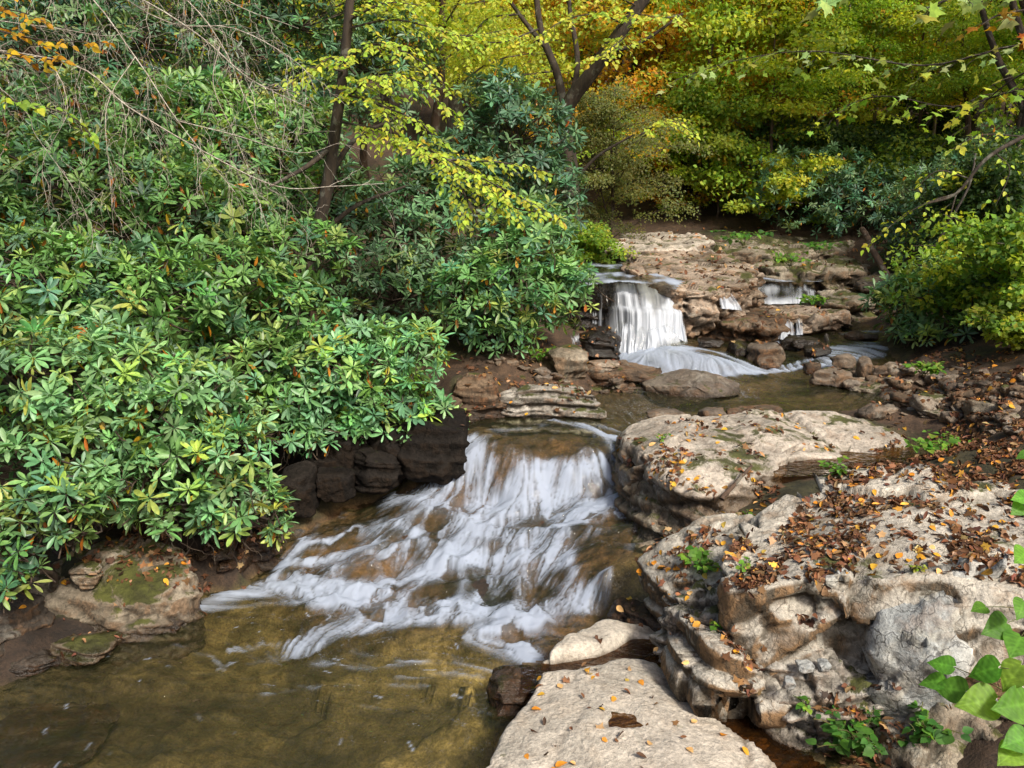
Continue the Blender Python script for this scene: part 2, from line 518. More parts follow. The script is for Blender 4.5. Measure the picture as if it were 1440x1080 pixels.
# left bank
for px, py, z in [(0, 960, .02), (60, 935, .02), (180, 870, .02), (280, 828, .03), (340, 808, .05), (385, 770, .18), (440, 700, .40), (500, 672, .45), (570, 668, .5), (640, 605, .85),
                  (0, 860, .3), (100, 800, .35), (220, 750, .4), (320, 740, .45), (420, 640, .75), (560, 610, .8),
                  (650, 585, .8), (690, 555, .9), (640, 530, 1.05), (760, 520, 1.0), (830, 545, .82), (870, 538, .84), (800, 500, 1.1), (850, 520, .85)]: gp(px, py, z)
G += [(-4.2, 5, .6), (-6, 4, 1.0), (-5, 7, 1.2), (-3.2, 7.6, 1.0), (-2.2, 8.2, 1.1), (-3.5, 9.5, 1.7), (-1.5, 9.3, 1.3), (-.6, 10.2, 1.4), (-7, 9, 2.5), (-10, 6, 2.6), (-14, 10, 5), (-6, 13, 2.8),
      (-2, 12.5, 2.0), (.0, 12, 1.7), (-10, 15, 4.6), (-20, 12, 8), (-4, 18, 3.0), (-30, 20, 12), (-12, 25, 6.5), (-60, 30, 24), (-60, -20, 20), (-12, -6, 3), (-7, 0, 1.2), (-4, 2, .3), (-3, -4, -.2), (0, -3, -.3), (0, 1, -.4)]
# right bank, pixels with their height
for px, py, z in [(690, 1010, -.12), (750, 940, .02), (850, 868, .10), (900, 850, .12), (925, 775, .40), (940, 690, .55), (890, 640, .62), (880, 605, .76), (960, 588, .84), (1100, 582, .84), (1180, 585, .84),
                  (1240, 570, .84), (1215, 545, .80), (1200, 520, .82), (1235, 505, .87), (1270, 560, .9), (1330, 540, 1.05), (1400, 560, 1.15), (1300, 600, .86), (1360, 620, .92), (1440, 600, 1.2),
                  (1180, 640, .82), (1270, 645, .80), (1060, 650, .78), (1180, 670, .84), (1300, 670, .95), (1380, 660, 1.05), (1440, 690, 1.15), (1090, 720, .78), (1250, 720, .9), (1400, 760, .98), (1440, 790, .95),
                  (900, 1000, .1), (1000, 1060, .1), (800, 1060, .05), (960, 860, .25), (1080, 1040, .14), (1200, 1050, .16), (1330, 1040, .30), (1440, 1060, .45), (1300, 900, .4), (1100, 870, .4), (1440, 940, .5), (1000, 800, .5), (1050, 770, .62),
                  (1260, 470, 1.05), (1250, 440, 1.1), (1300, 500, 1.15), (1440, 520, 1.4)]: gp(px, py, z)
G += [(4.5, 4, 1.1), (6, 6, 1.6), (7, 9, 1.9), (4, 1, .9), (2, .5, .6), (3, -3, 1.0), (8, 2, 2.3), (12, 8, 3.6), (9, 13, 2.2), (6.2, 12.5, 1.45), (14, 16, 4.0), (20, 5, 7), (25, 20, 8), (60, 10, 22), (50, -20, 16), (70, 60, 34)]
# upstream bed, ledges and the wooded hillside
G += [(1.3, 10.9, .9), (2.6, 10.9, .9), (3.6, 11.3, .95), (4.6, 11.5, .95), (1.6, 11.6, 1.35), (3.0, 12.2, 1.25), (4.5, 12.6, 1.0), (1.2, 12.8, 1.52), (2.6, 13.4, 1.55), (4.4, 13.6, 1.3), (6, 14, 1.4), (1.6, 15, 1.6), (3.4, 15.5, 1.7), (5.2, 16, 1.7),
      (1.0, 17.5, 1.75), (4, 18, 1.95), (8, 18, 2.4), (0, 20, 2.2), (4, 22, 2.7), (9, 22, 3.0), (14, 23, 4.2), (-3, 26, 4.2), (4, 28, 4.2), (12, 29, 5.0), (20, 30, 7.5), (4, 38, 8), (18, 40, 11), (-15, 40, 12), (0, 60, 19), (30, 60, 24), (-40, 60, 26), (0, 120, 46), (60, 120, 50), (-60, 120, 50)]
TZ0 = RBF(G, 2e-3)


def ground_z(x, y, detail=True):
    x = np.asarray(x, float); y = np.asarray(y, float)
    z = TZ0(x, y)
    cm = polymask(x, y, CASC, .12)
    w = WZ(x, y)
    f = fbm(X3(x * 2.3, y * 2.3, 1.7).reshape(-1, 3), 5).reshape(x.shape)
    f2 = fbm(X3(x * 7.0, y * 7.0, 5.7).reshape(-1, 3), 3).reshape(x.shape)
    rocky = w + casc_bumps(x, y) - .045 + .055 * f + .02 * f2
    far = sm(18, 40, y)
    z = z * (1 - cm) + rocky * cm + (1 - cm) * (.05 * f + .014 * f2 + .35 * far * f)
    pd = polymask(x, y, POOLD, .4)
    c1 = fbm(X3(x * .9, y * 1.3, 9.1).reshape(-1, 3), 3).reshape(x.shape)
    f1, f2_, rid, off = cells(X3(x * 1.3 + .25 * c1, y * 1.9, .5).reshape(-1, 3) + np.array([3.1, 0, 0]))
    slab = (np.einsum('ij,ij->i', off, _g[rid]) * .16 + (rid % 7) * .018 - .05).reshape(x.shape)
    inpool = polymask(x, y, POOLALL, .25)
    z = z - pd * (.06 + .10 * c1) + inpool * slab
    return z


def axis(lo, a, b, hi, step, grow=1.07):
    mid = np.arange(a, b, step)
    out, d, v = [], step, b
    while v < hi: out.append(v); d *= grow; v += d
    out.append(hi)
    pre, d, v = [], step, a
    while v > lo:
        d *= grow; v -= d; pre.append(v)
    return np.r_[np.array(pre[::-1]), mid, np.array(out)]


gx = axis(-75, -4.2, 6.5, 90, .04)
gy = axis(-30, 3.0, 13.5, 135, .04)
GX, GY = np.meshgrid(gx, gy)
GZ = ground_z(GX, GY)
fx, fy = GX.ravel(), GY.ravel()
gc = np.tile(np.array([.055, .032, .018]), (len(fx), 1))
n1 = fbm(X3(fx * 1.7, fy * 1.7), 4)[:, None]; n2 = fbm(X3(fx * .6, fy * .8, 4.0), 3)[:, None]
gc = gc * (1 + .5 * n1)
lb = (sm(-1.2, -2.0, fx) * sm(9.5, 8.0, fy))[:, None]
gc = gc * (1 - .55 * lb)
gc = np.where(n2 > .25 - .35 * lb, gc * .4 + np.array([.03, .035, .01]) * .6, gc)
wz = WZ(fx, fy); inw = (sm(-.02, .06, wz + .02 - GZ.ravel()) * ((fy < 14) & (fx > -5) & (fx < 6)))[:, None]
cmask = polymask(fx, fy, CASC, .15)[:, None]
cellid = cells(X3(fx * 1.3 + .25 * fbm(X3(fx * .9, fy * 1.3, 9.1), 3), fy * 1.9, .5) + np.array([3.1, 0, 0]))[2]
bed_pool = np.array([.33, .232, .082]) * (1 + .5 * n1 + .3 * n2) * (.45 + .14 * (cellid % 7))[:, None]
bed_casc = np.array([.078, .038, .017]) * (1 + .9 * n1 + .5 * n2)
# the bed is painted dark to the left for shade mirrored in the pool, its right side golden sandstone
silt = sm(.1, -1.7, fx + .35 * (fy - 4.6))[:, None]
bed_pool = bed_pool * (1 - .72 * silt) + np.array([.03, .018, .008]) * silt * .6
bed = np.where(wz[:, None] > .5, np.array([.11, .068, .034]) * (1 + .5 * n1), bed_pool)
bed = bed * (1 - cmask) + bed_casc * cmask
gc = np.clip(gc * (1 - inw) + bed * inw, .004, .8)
nt = NT('ground_soil_and_bedrock')
g = nt.pos(); P = g.outputs['Position']
c = nt.attr('col').outputs['Color']
f1 = nt.noise(P, 9, 6, .7, .4); f2 = nt.noise(P, 60, 4, .7)
c = nt.mix(.7, c, nt.mix(1.0, c, nt.N('ShaderNodeCombineColor', {i: nt.ramp(f1, .3, .7, .3, 1.7) for i in range(3)}).outputs[0], 'MULTIPLY'))
c = nt.mix(.6, c, nt.mix(1.0, c, nt.N('ShaderNodeCombineColor', {i: nt.ramp(f2, .3, .7, .4, 1.6) for i in range(3)}).outputs[0], 'MULTIPLY'))
b = nt.bump(f1, .6, .05); b = nt.bump(f2, .5, .012, b)
M['ground'] = nt.done(nt.N('ShaderNodeBsdfPrincipled', {'Base Color': c, 'Roughness': .85, 'Normal': b}).outputs[0])
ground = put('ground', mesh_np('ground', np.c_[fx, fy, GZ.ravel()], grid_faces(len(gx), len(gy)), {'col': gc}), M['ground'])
tag(ground, kind='structure')

# ------------------------------------------------------------------ stream water: one sheet from the pool up to the foot of the falls
FOAM = [  # centre line in photo coordinates on the water, half width (m), strength
    ([(655, 622), (645, 645), (608, 680), (565, 702)], .10, 1.0), ([(650, 640), (630, 672), (600, 705)], .08, .85), ([(668, 640), (655, 680), (640, 708)], .07, .7),
    ([(690, 652), (682, 680), (668, 708)], .06, .6), ([(738, 658), (722, 684), (712, 706)], .06, .55), ([(756, 650), (745, 680), (735, 706)], .05, .8), ([(775, 658), (765, 685), (758, 706)], .05, .75), ([(800, 660), (792, 688), (782, 706)], .055, .75), ([(820, 662), (812, 690), (802, 706)], .04, .7),
    ([(842, 645), (868, 680), (905, 706)], .05, .75), ([(865, 640), (885, 675), (912, 702)], .045, .8), ([(830, 660), (850, 690), (870, 708)], .05, .7),
    ([(908, 704), (850, 712), (780, 710), (700, 714), (620, 707), (555, 700)], .10, 1.0), ([(890, 716), (830, 722), (760, 722), (690, 722)], .07, .85),
    ([(870, 716), (808, 726), (775, 748), (755, 775), (785, 792)], .10, 1.05), ([(620, 712), (670, 738), (715, 755), (762, 772)], .09, 1.0), ([(700, 730), (750, 742), (800, 738)], .07, .8), ([(640, 712), (650, 740), (690, 756)], .06, .7),
    ([(790, 788), (745, 786), (700, 785), (640, 786), (595, 800), (560, 816), (515, 832)], .065, .9), ([(560, 740), (600, 765), (610, 790)], .05, .45), ([(665, 745), (640, 770), (615, 798)], .05, .5),
    ([(803, 752), (796, 780), (806, 812)], .035, .95), ([(848, 812), (842, 832), (800, 848), (735, 862)], .075, 1.0), ([(850, 800), (846, 830), (815, 858)], .05, .9), ([(760, 820), (800, 828), (836, 838)], .04, .5),
    ([(285, 852), (340, 836), (400, 826), (480, 838), (560, 852), (640, 856), (725, 862)], .10, 1.05), ([(360, 826), (420, 818), (480, 828), (540, 842)], .06, .9), ([(300, 858), (380, 848), (450, 850)], .05, .5),
    ([(590, 868), (520, 876), (455, 888), (420, 912)], .11, .85), ([(650, 868), (560, 872), (500, 886)], .08, .7), ([(740, 862), (692, 884), (664, 898), (702, 912), (748, 932)], .065, .95), ([(805, 838), (748, 878), (695, 888)], .05, .75), ([(700, 880), (730, 905), (755, 925)], .05, .6),
    ([(528, 762), (492, 778), (440, 788), (392, 800)], .045, .85), ([(425, 765), (402, 788), (385, 816)], .05, .8), ([(505, 742), (470, 760), (420, 772)], .03, .5), ([(700, 790), (690, 815), (670, 845)], .04, .4), ([(760, 795), (740, 820), (730, 850)], .05, .45), ([(600, 800), (590, 825), (560, 846)], .05, .5), ([(640, 795), (655, 820), (640, 850)], .04, .3), ([(520, 830), (500, 840)], .05, .6),
    ([(420, 905), (370, 908), (325, 915)], .05, .40), ([(300, 895), (345, 915)], .03, .25), ([(470, 900), (430, 918), (400, 925)], .05, .35),
    ([(770, 720), (695, 762), (605, 802), (505, 832)], .13, .5), ([(825, 728), (765, 790), (685, 842)], .13, .5), ([(700, 715), (620, 742), (555, 775), (470, 800)], .11, .45), ([(650, 700), (580, 725), (500, 750)], .09, .4),
    ([(320, 930), (480, 925), (640, 930), (740, 945)], .16, .24), ([(380, 962), (480, 968), (580, 978)], .12, .18), ([(240, 900), (330, 935)], .10, .18),  # wide faint bands: the pool's soft sheen painted in as foam
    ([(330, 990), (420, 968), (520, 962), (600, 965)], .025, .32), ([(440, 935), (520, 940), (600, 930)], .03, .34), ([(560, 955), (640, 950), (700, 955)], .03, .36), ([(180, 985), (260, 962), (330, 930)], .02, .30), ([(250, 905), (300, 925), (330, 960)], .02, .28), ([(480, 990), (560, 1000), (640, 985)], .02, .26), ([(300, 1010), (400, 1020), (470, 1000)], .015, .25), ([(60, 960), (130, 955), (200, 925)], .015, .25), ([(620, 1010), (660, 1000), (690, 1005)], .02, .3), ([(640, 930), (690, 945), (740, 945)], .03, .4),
    ([(775, 592), (828, 602), (872, 622)], .05, .75), ([(765, 598), (735, 604), (690, 604)], .06, .45), ([(820, 598), (870, 606)], .05, .5), ([(845, 610), (868, 640)], .04, .5),
    ([(862, 488), (900, 496), (962, 490)], .14, 1.1), ([(880, 500), (885, 516), (925, 527)], .10, .7), ([(895, 524), (960, 530), (1060, 524), (1130, 517), (1190, 516)], .055, 1.0), ([(930, 490), (985, 500), (1062, 520)], .10, .75), ([(920, 492), (935, 510), (960, 526)], .08, .65), ([(960, 488), (1015, 498), (1070, 521)], .07, .7), ([(905, 492), (900, 512), (915, 526)], .08, .6),
    ([(890, 500), (900, 515), (930, 524)], .12, .5), ([(915, 496), (960, 508), (1010, 522)], .13, .55), ([(950, 494), (1000, 506), (1045, 518)], .12, .5), ([(900, 494), (930, 505), (975, 520)], .12, .5), ([(1150, 498), (1190, 490), (1232, 487)], .16, 1.0), ([(1160, 515), (1195, 502), (1232, 498)], .12, .9), ([(1105, 472), (1092, 487), (1122, 492)], .06, .8), ([(1185, 470), (1232, 466)], .09, .6), ([(1140, 505), (1110, 515), (1080, 520)], .06, .7),
    ([(1080, 585 - 20), (1150, 562)], .04, .25), ([(860, 548), (930, 553)], .04, .25), ([(1035, 545), (1055, 560), (1040, 565)], .04, .3), ([(1130, 570), (1160, 575)], .04, .35),
]
wx0, wx1, wy0, wy1 = -4.6, 5.4, 2.2, 12.3
st = .0135
xs = np.arange(wx0, wx1, st); ys = np.arange(wy0, wy1, st)
X, Y = np.meshgrid(xs, ys)
W0 = WZ(X, Y)
cm = polymask(X, Y, CASC, .10)
Wb = W0 + cm * casc_bumps(X, Y)
gyv, gxv = np.gradient(Wb, st)
slope = np.hypot(gxv, gyv)
U, V_ = -gxv * 6, -gyv * 6
B = np.zeros_like(X)
wsum = np.full_like(X, 1e-3); fu = U * 0; fv = U * 0
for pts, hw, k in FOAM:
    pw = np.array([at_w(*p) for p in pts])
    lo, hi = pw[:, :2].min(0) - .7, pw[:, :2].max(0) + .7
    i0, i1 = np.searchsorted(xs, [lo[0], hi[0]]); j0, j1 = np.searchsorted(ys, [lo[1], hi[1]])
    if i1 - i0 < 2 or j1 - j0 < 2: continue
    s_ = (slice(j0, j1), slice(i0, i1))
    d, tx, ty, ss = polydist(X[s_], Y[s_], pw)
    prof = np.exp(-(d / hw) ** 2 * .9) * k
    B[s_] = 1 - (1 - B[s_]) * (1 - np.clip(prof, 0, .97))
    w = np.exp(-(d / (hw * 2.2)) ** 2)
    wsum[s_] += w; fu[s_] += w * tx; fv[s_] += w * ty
U = U + 1.2 * fu / wsum * np.minimum(1, wsum) + .12 * np.sin(Y * 1.3 + 1); V_ = V_ + 1.2 * fv / wsum * np.minimum(1, wsum) - .25
ang = fbm(X3(X * .8, Y * .8, 2.2).reshape(-1, 3), 2).reshape(X.shape) * .35
U, V_ = U * np.cos(ang) - V_ * np.sin(ang), U * np.sin(ang) + V_ * np.cos(ang)
m_ = np.hypot(U, V_) + 1e-6; U /= m_; V_ /= m_


def lic(noise, n):
    ny, nx = noise.shape
    acc = noise.copy(); tot = 1.0
    J, I = np.meshgrid(np.arange(ny), np.arange(nx), indexing='ij')
    for sgn in (1, -1):
        fi, fj = I.astype(np.float32), J.astype(np.float32)
        for k in range(n):
            a = np.clip(np.rint(fi), 0, nx - 1).astype(np.int32); b_ = np.clip(np.rint(fj), 0, ny - 1).astype(np.int32)
            fi = fi + sgn * U[b_, a]; fj = fj + sgn * V_[b_, a]
            a = np.clip(np.rint(fi), 0, nx - 1).astype(np.int32); b_ = np.clip(np.rint(fj), 0, ny - 1).astype(np.int32)
            w = 1 - k / (n + 1)
            acc += w * noise[b_, a]; tot += w
    return acc / tot


def z01(a): return (a - a.mean()) / a.std()


fine = rng.normal(size=X.shape)
mid_ = fbm(X3(X * 17, Y * 17, 8).reshape(-1, 3), 2).reshape(X.shape)
S = z01(.60 * z01(lic(fine, 24)) + .70 * z01(lic(mid_, 42)))
steep = sm(.25, 1.1, slope) * cm
mod = fbm(X3(X * 2.2, Y * 2.2, 6.6).reshape(-1, 3), 3).reshape(X.shape)
mod2 = fbm(X3(X * 6.5, Y * 6.5, 3.6).reshape(-1, 3), 3).reshape(X.shape)
dome = polymask(X, Y, np.array([at_z(*p, .85) for p in [(850, 480), (970, 480), (1090, 515), (1080, 528), (900, 532), (850, 515)]]), .1)
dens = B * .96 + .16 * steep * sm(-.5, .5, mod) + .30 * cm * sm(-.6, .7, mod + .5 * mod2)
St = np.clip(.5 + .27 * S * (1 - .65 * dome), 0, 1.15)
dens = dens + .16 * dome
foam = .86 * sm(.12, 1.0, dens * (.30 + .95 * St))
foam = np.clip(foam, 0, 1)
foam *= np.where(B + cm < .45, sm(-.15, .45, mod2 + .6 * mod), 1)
# small floating flecks carried over the pool
J = rng.random(X.shape) > .9978
fl = np.zeros_like(X)
for (a, b_) in np.argwhere(J):
    L = rng.integers(1, 7); i, j = float(b_), float(a)
    for k in range(L):
        ii, jj = int(np.clip(round(i), 0, len(xs) - 1)), int(np.clip(round(j), 0, len(ys) - 1))
        fl[jj, ii] = .42; i += U[jj, ii]; j += V_[jj, ii]
foam = np.maximum(foam, fl * (W0 < .03) * sm(.05, .6, mod + .45))
rip = fbm(X3(X * 3.5 + .6 * U, Y * 5.0, 1.0).reshape(-1, 3), 3).reshape(X.shape)
Wf = Wb + .0035 * S * np.clip(dens + .25 * cm, 0, 1) + .008 * B * (cm + .2) + .010 * rip + .0035 * S * (1 - cm)
water_cut = GZ  # keep only cells that can be seen above the ground
gz_c = TZ0(X[::4, ::4], Y[::4, ::4])
keep = np.ones((len(ys) - 1, len(xs) - 1), bool)
up = np.repeat(np.repeat(gz_c, 4, 0), 4, 1)[:len(ys), :len(xs)]
keep &= (up < Wf + .22)[:-1, :-1]
keep &= ~((X > .05 + .0 * Y) & (Y < 2.9))[:-1, :-1]
F = grid_faces(len(xs), len(ys))[keep.ravel()]
used = np.unique(F); remap = np.zeros(X.size, np.int64); remap[used] = np.arange(len(used))


def water_mat(name, tint, murk, murk_amt, rough=.06):
    nt = NT(name)
    g = nt.pos(); P = g.outputs['Position']
    fo = nt.attr('foam').outputs['Fac']
    n1 = nt.noise(scaled(nt, P, (1, 1.5, 1)), 9, 4, .55, .6); n2 = nt.noise(P, 38, 3, .5, .3)
    b = nt.bump(n1, .55, .05); b = nt.bump(n2, .35, .012, b)
    gl = nt.N('ShaderNodeBsdfGlossy', {'Roughness': rough, 'Normal': b, 'Color': (1, 1, 1)})
    tr = nt.N('ShaderNodeBsdfTransparent', {'Color': tint})
    df = nt.N('ShaderNodeBsdfDiffuse', {'Color': murk, 'Normal': b})
    body = nt.N('ShaderNodeMixShader', {0: murk_amt, 1: tr.outputs[0], 2: df.outputs[0]})
    fr = nt.N('ShaderNodeFresnel', {'IOR': 1.33, 'Normal': b})
    wat = nt.N('ShaderNodeMixShader', {0: nt.math('MULTIPLY', fr.outputs[0], 1.0, clamp=True), 1: body.outputs[0], 2: gl.outputs[0]})
    wh = nt.N('ShaderNodeBsdfDiffuse', {'Color': (.50, .575, .72)})
    wt = nt.N('ShaderNodeBsdfTranslucent', {'Color': (.7, .75, .82)})
    ws = nt.N('ShaderNodeMixShader', {0: .35, 1: wh.outputs[0], 2: wt.outputs[0]})
    full = nt.N('ShaderNodeMixShader', {0: fo, 1: wat.outputs[0], 2: ws.outputs[0]})
    return nt.done(full.outputs[0])


M['water'] = water_mat('stream_water', (.93, .93, .82), (.10, .105, .045), .11)
M['water_up'] = water_mat('upper_stream_water', (.82, .78, .62), (.08, .075, .045), .16)
M['water_brown'] = water_mat('puddle_water', (.62, .42, .22), (.05, .025, .01), .15, .03)
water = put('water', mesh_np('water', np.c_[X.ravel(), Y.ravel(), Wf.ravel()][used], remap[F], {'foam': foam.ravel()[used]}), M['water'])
tag(water, kind='structure')
# ------------------------------------------------------------------ rocks
dg_get = bpy.context.evaluated_depsgraph_get


def chaikin(P, n=1):
    P = np.asarray(P, float)
    for _ in range(n):
        Q = np.roll(P, -1, 0)
        P = np.stack([.78 * P + .22 * Q, .22 * P + .78 * Q], 1).reshape(-1, P.shape[1])
    return P


def rough_up(V, N, seed, low=.05, mid=.02, facet=.04, fs=2.2, strata=.0, sf=9.0, dip=(.12, .1, 1.0), fine=.004, top_calm=.5, cracks=.02):
    o = seed * 7.31
    P = V + o
    nz = np.clip(N[:, 2], -1, 1)
    side = np.sqrt(np.clip(1 - nz * nz, 0, 1))
    calm = 1 - top_calm * sm(.5, .95, nz)
    d = low * fbm(P * 1.3, 3) + calm * mid * fbm(P * 5.0, 5, gain=.55) + fine * fbm(P * 26, 3)
    out = V + N * d[:, None]
    if facet:
        f1, f2, rid, off = cells(P * np.array([fs, fs, fs * 1.5]) + .16 * np.stack([fbm(P * 2 + k, 2) for k in (0, 9, 18)], -1))
        rd = _g[rid]
        out += N * (facet * calm * np.clip(np.einsum('ij,ij->i', off, rd), -.7, .7))[:, None]
        out -= N * (cracks * calm * np.exp(-((f2 - f1) / .07) ** 2))[:, None]
    if facet > .035:
        f1, f2, rid, off = cells(P * np.array([fs, fs, fs * 1.5]) * 2.9 + 5.5 + .12 * np.stack([fbm(P * 4 + k, 2) for k in (0, 9, 18)], -1))
        out += N * (facet * .42 * calm * np.clip(np.einsum('ij,ij->i', off, _g[rid]), -.7, .7))[:, None]
    if strata:
        dipn = np.array(dip) / np.linalg.norm(dip)
        h = P @ dipn * sf + .55 * fbm(P * 1.6, 3)
        L = pn(X3(h, h * 0 + seed, P[:, 0] * .5)) + .5 * pn(X3(h * 2.7, h * 0 + 3.3, P[:, 1] * .7))
        step = np.tanh(7.0 * L)
        H = N * np.array([1, 1, .25]); 
        out += H * (strata * side * step)[:, None]
    return out


def remeshed(V, F, voxel, smooth_it=4):
    me = bpy.data.meshes.new('tmp')
    me.from_pydata([tuple(v) for v in V], [], F)
    ob = bpy.data.objects.new('tmp', me); col.objects.link(ob)
    m = ob.modifiers.new('r', 'REMESH'); m.mode = 'VOXEL'; m.voxel_size = voxel
    s = ob.modifiers.new('s', 'SMOOTH'); s.iterations = smooth_it; s.factor = .5
    ev = ob.evaluated_get(dg_get())
    r = bpy.data.meshes.new_from_object(ev)
    bpy.data.objects.remove(ob)
    return r


def co_no(me):
    n = len(me.vertices)
    V = np.empty(n * 3, np.float32); me.vertices.foreach_get('co', V)
    N = np.empty(n * 3, np.float32); me.vertices.foreach_get('normal', N)
    return V.reshape(-1, 3).astype(float), N.reshape(-1, 3).astype(float)


ROCKS = []


def finish_rock(name, me, V, mat, label, cat, group=None, origin=None):
    o = np.array(origin if origin is not None else (V[:, 0].mean(), V[:, 1].mean(), V[:, 2].min()))
    me.vertices.foreach_set('co', np.ascontiguousarray(V - o, np.float32).ravel())
    me.polygons.foreach_set('use_smooth', np.ones(len(me.polygons), bool))
    me.update()
    me.name = name
    ob = put(name, me, M[mat], tuple(o))
    tag(ob, label, cat, group)
    ROCKS.append(ob)
    return ob


def rock_poly(name, label, outline, top, zbot, mat, seed, voxel=.03, profile=((0, .04), (.5, .02), (.85, 0), (1, -.04)), cat='rock', after=None, group=None, round_=1, world=False, bot=None, **kw):
    """outline: photo points with height z (px, py, z) or world points; top: height or list of (px, py, z)"""
    if world: out = np.array([p[:2] for p in outline], float)
    else: out = np.array([at_z(*p)[:2] for p in outline])
    out = chaikin(out, round_)
    area = .5 * np.sum(out[:, 0] * np.roll(out[:, 1], -1) - np.roll(out[:, 0], -1) * out[:, 1])
    if area < 0: out = out[::-1]
    e = np.roll(out, -1, 0) - np.roll(out, 1, 0)
    nrm = np.c_[e[:, 1], -e[:, 0]]; nrm /= np.linalg.norm(nrm, axis=1)[:, None] + 1e-9
    n = len(out)
    V = np.concatenate([np.c_[out + nrm * off, np.full(n, t)] for t, off in profile])
    k = len(profile)
    F = [tuple(range(n))[::-1], tuple(range((k - 1) * n, k * n))]
    for j in range(k - 1):
        for i in range(n):
            F.append((j * n + i, j * n + (i + 1) % n, (j + 1) * n + (i + 1) % n, (j + 1) * n + i))
    if callable(top): tf = top
    elif isinstance(top, (int, float)): tf = lambda x, y: np.full(np.shape(x), float(top))
    else:
        r = RBF([(*(at_z(*p)[:2] if not world else p[:2]), p[2]) for p in top], .05); tf = r
    if bot is None: bf = lambda x, y: np.full(np.shape(x), float(zbot))
    else: bf = bot
    mx = float(np.mean(tf(out[:, 0], out[:, 1]))) - zbot
    V[:, 2] *= mx
    me = remeshed(V, F, voxel)
    V, N = co_no(me)
    tt = tf(V[:, 0], V[:, 1]); bb = bf(V[:, 0], V[:, 1])
    V[:, 2] = bb + (V[:, 2] / mx) * (tt - bb)
    me.vertices.foreach_set('co', np.ascontiguousarray(V, np.float32).ravel()); me.update()
    V, N = co_no(me)
    V = rough_up(V, N, seed, **kw)
    if after is not None: V = after(V, N)
    return finish_rock(name, me, V, mat, label, cat, group)


def ico(sub):
    bm = bmesh.new(); bmesh.ops.create_icosphere(bm, subdivisions=sub, radius=1)
    me = bpy.data.meshes.new('rock'); bm.to_mesh(me); bm.free()
    return me


def rock_shape(dims, seed, sub=5, cuts=9, power=3.2, rot=0.0, lean=(0, 0), **kw):
    r = np.random.default_rng(seed + 100)
    me = ico(sub)
    V, _ = co_no(me)
    V = V / (np.abs(V) ** power).sum(1)[:, None] ** (1 / power)
    for _ in range(cuts):
        n = norm(r.normal(size=3) * np.array([1, 1, .8])); d = r.uniform(.62, .92) * (np.abs(n) ** (power / (power - 1))).sum() ** ((power - 1) / power)
        e = np.maximum(V @ n - d, 0)
        V = V - e[:, None] * n * .92
    V = V * (np.array(dims) / 2)
    V[:, 0] += lean[0] * V[:, 2]; V[:, 1] += lean[1] * V[:, 2]
    c, s = math.cos(rot), math.sin(rot)
    V = np.c_[V[:, 0] * c - V[:, 1] * s, V[:, 0] * s + V[:, 1] * c, V[:, 2]]
    me.vertices.foreach_set('co', np.ascontiguousarray(V, np.float32).ravel()); me.update()
    V, N = co_no(me)
    return me, rough_up(V, N, seed, **kw)


def rock_at(name, label, x0, x1, yb, yt, zb, depth, mat, seed, cat='rock', group=None, bury=.3, **kw):
    """a boulder whose front foot stands at photo row yb on height zb"""
    p = at_z((x0 + x1) / 2, yb, zb)
    wpx = np.linalg.norm(p - np.array([0, 0, HC])) * math.cos(math.atan2(abs(540 - yb), FPX))
    w = (x1 - x0) / FPX * wpx
    yc = p[1] + depth / 2
    zt = at_y((x0 + x1) / 2, yt, p[1] + depth * .35)[2]
    h = max(zt - zb, .04)
    H = h * (1 + bury)
    s = max(w, depth)
    kw.setdefault('low', .06 * s); kw.setdefault('mid', .028 * s); kw.setdefault('facet', .05 * s); kw.setdefault('fs', 2.6 / s); kw.setdefault('fine', .004); kw.setdefault('cracks', .012 * s)
    me, V = rock_shape((w, depth, H), seed, **kw)
    xc = at_y((x0 + x1) / 2, yb, yc)[0]
    V = V + np.array([xc, yc, zt - H / 2])
    return finish_rock(name, me, V, mat, label, cat, group)


# --- pale foreground slab with a wet trough across it
tr_pts = np.array([at_z(*p, .18) for p in [(735, 945), (800, 940), (850, 930), (905, 912), (945, 925), (968, 955), (1000, 985), (1040, 1015), (1090, 1052), (1150, 1090)]])
tr_w = [.10, .085, .08, .12, .10, .09, .075, .075, .08, .1]


PUD = []


def slab_after(V, N):
    d, _, _, s = polydist(V[:, 0], V[:, 1], tr_pts)
    w = np.interp(s, np.linspace(0, 1, len(tr_w)), tr_w) * (1 + .35 * fbm(V * 3.0, 3))
    up = sm(.05, .12, V[:, 2])
    V[:, 2] -= up * .125 * (1 - sm(w * .55, w * 1.15, d))
    q = at_z(878, 1018, .25)
    rr = np.hypot(V[:, 0] - q[0], (V[:, 1] - q[1]) * 1.1)
    zc = float(np.median(V[(rr < .09) & (V[:, 2] > .1), 2]))
    d2 = rr * (1 + .55 * fbm(V * np.array([13, 13, 0]) + 3, 3))
    k = (1 - sm(.055, .11, d2)) * up
    V[:, 2] = V[:, 2] * (1 - k) + (zc - .012) * k
    PUD.append(zc - .008)
    return V


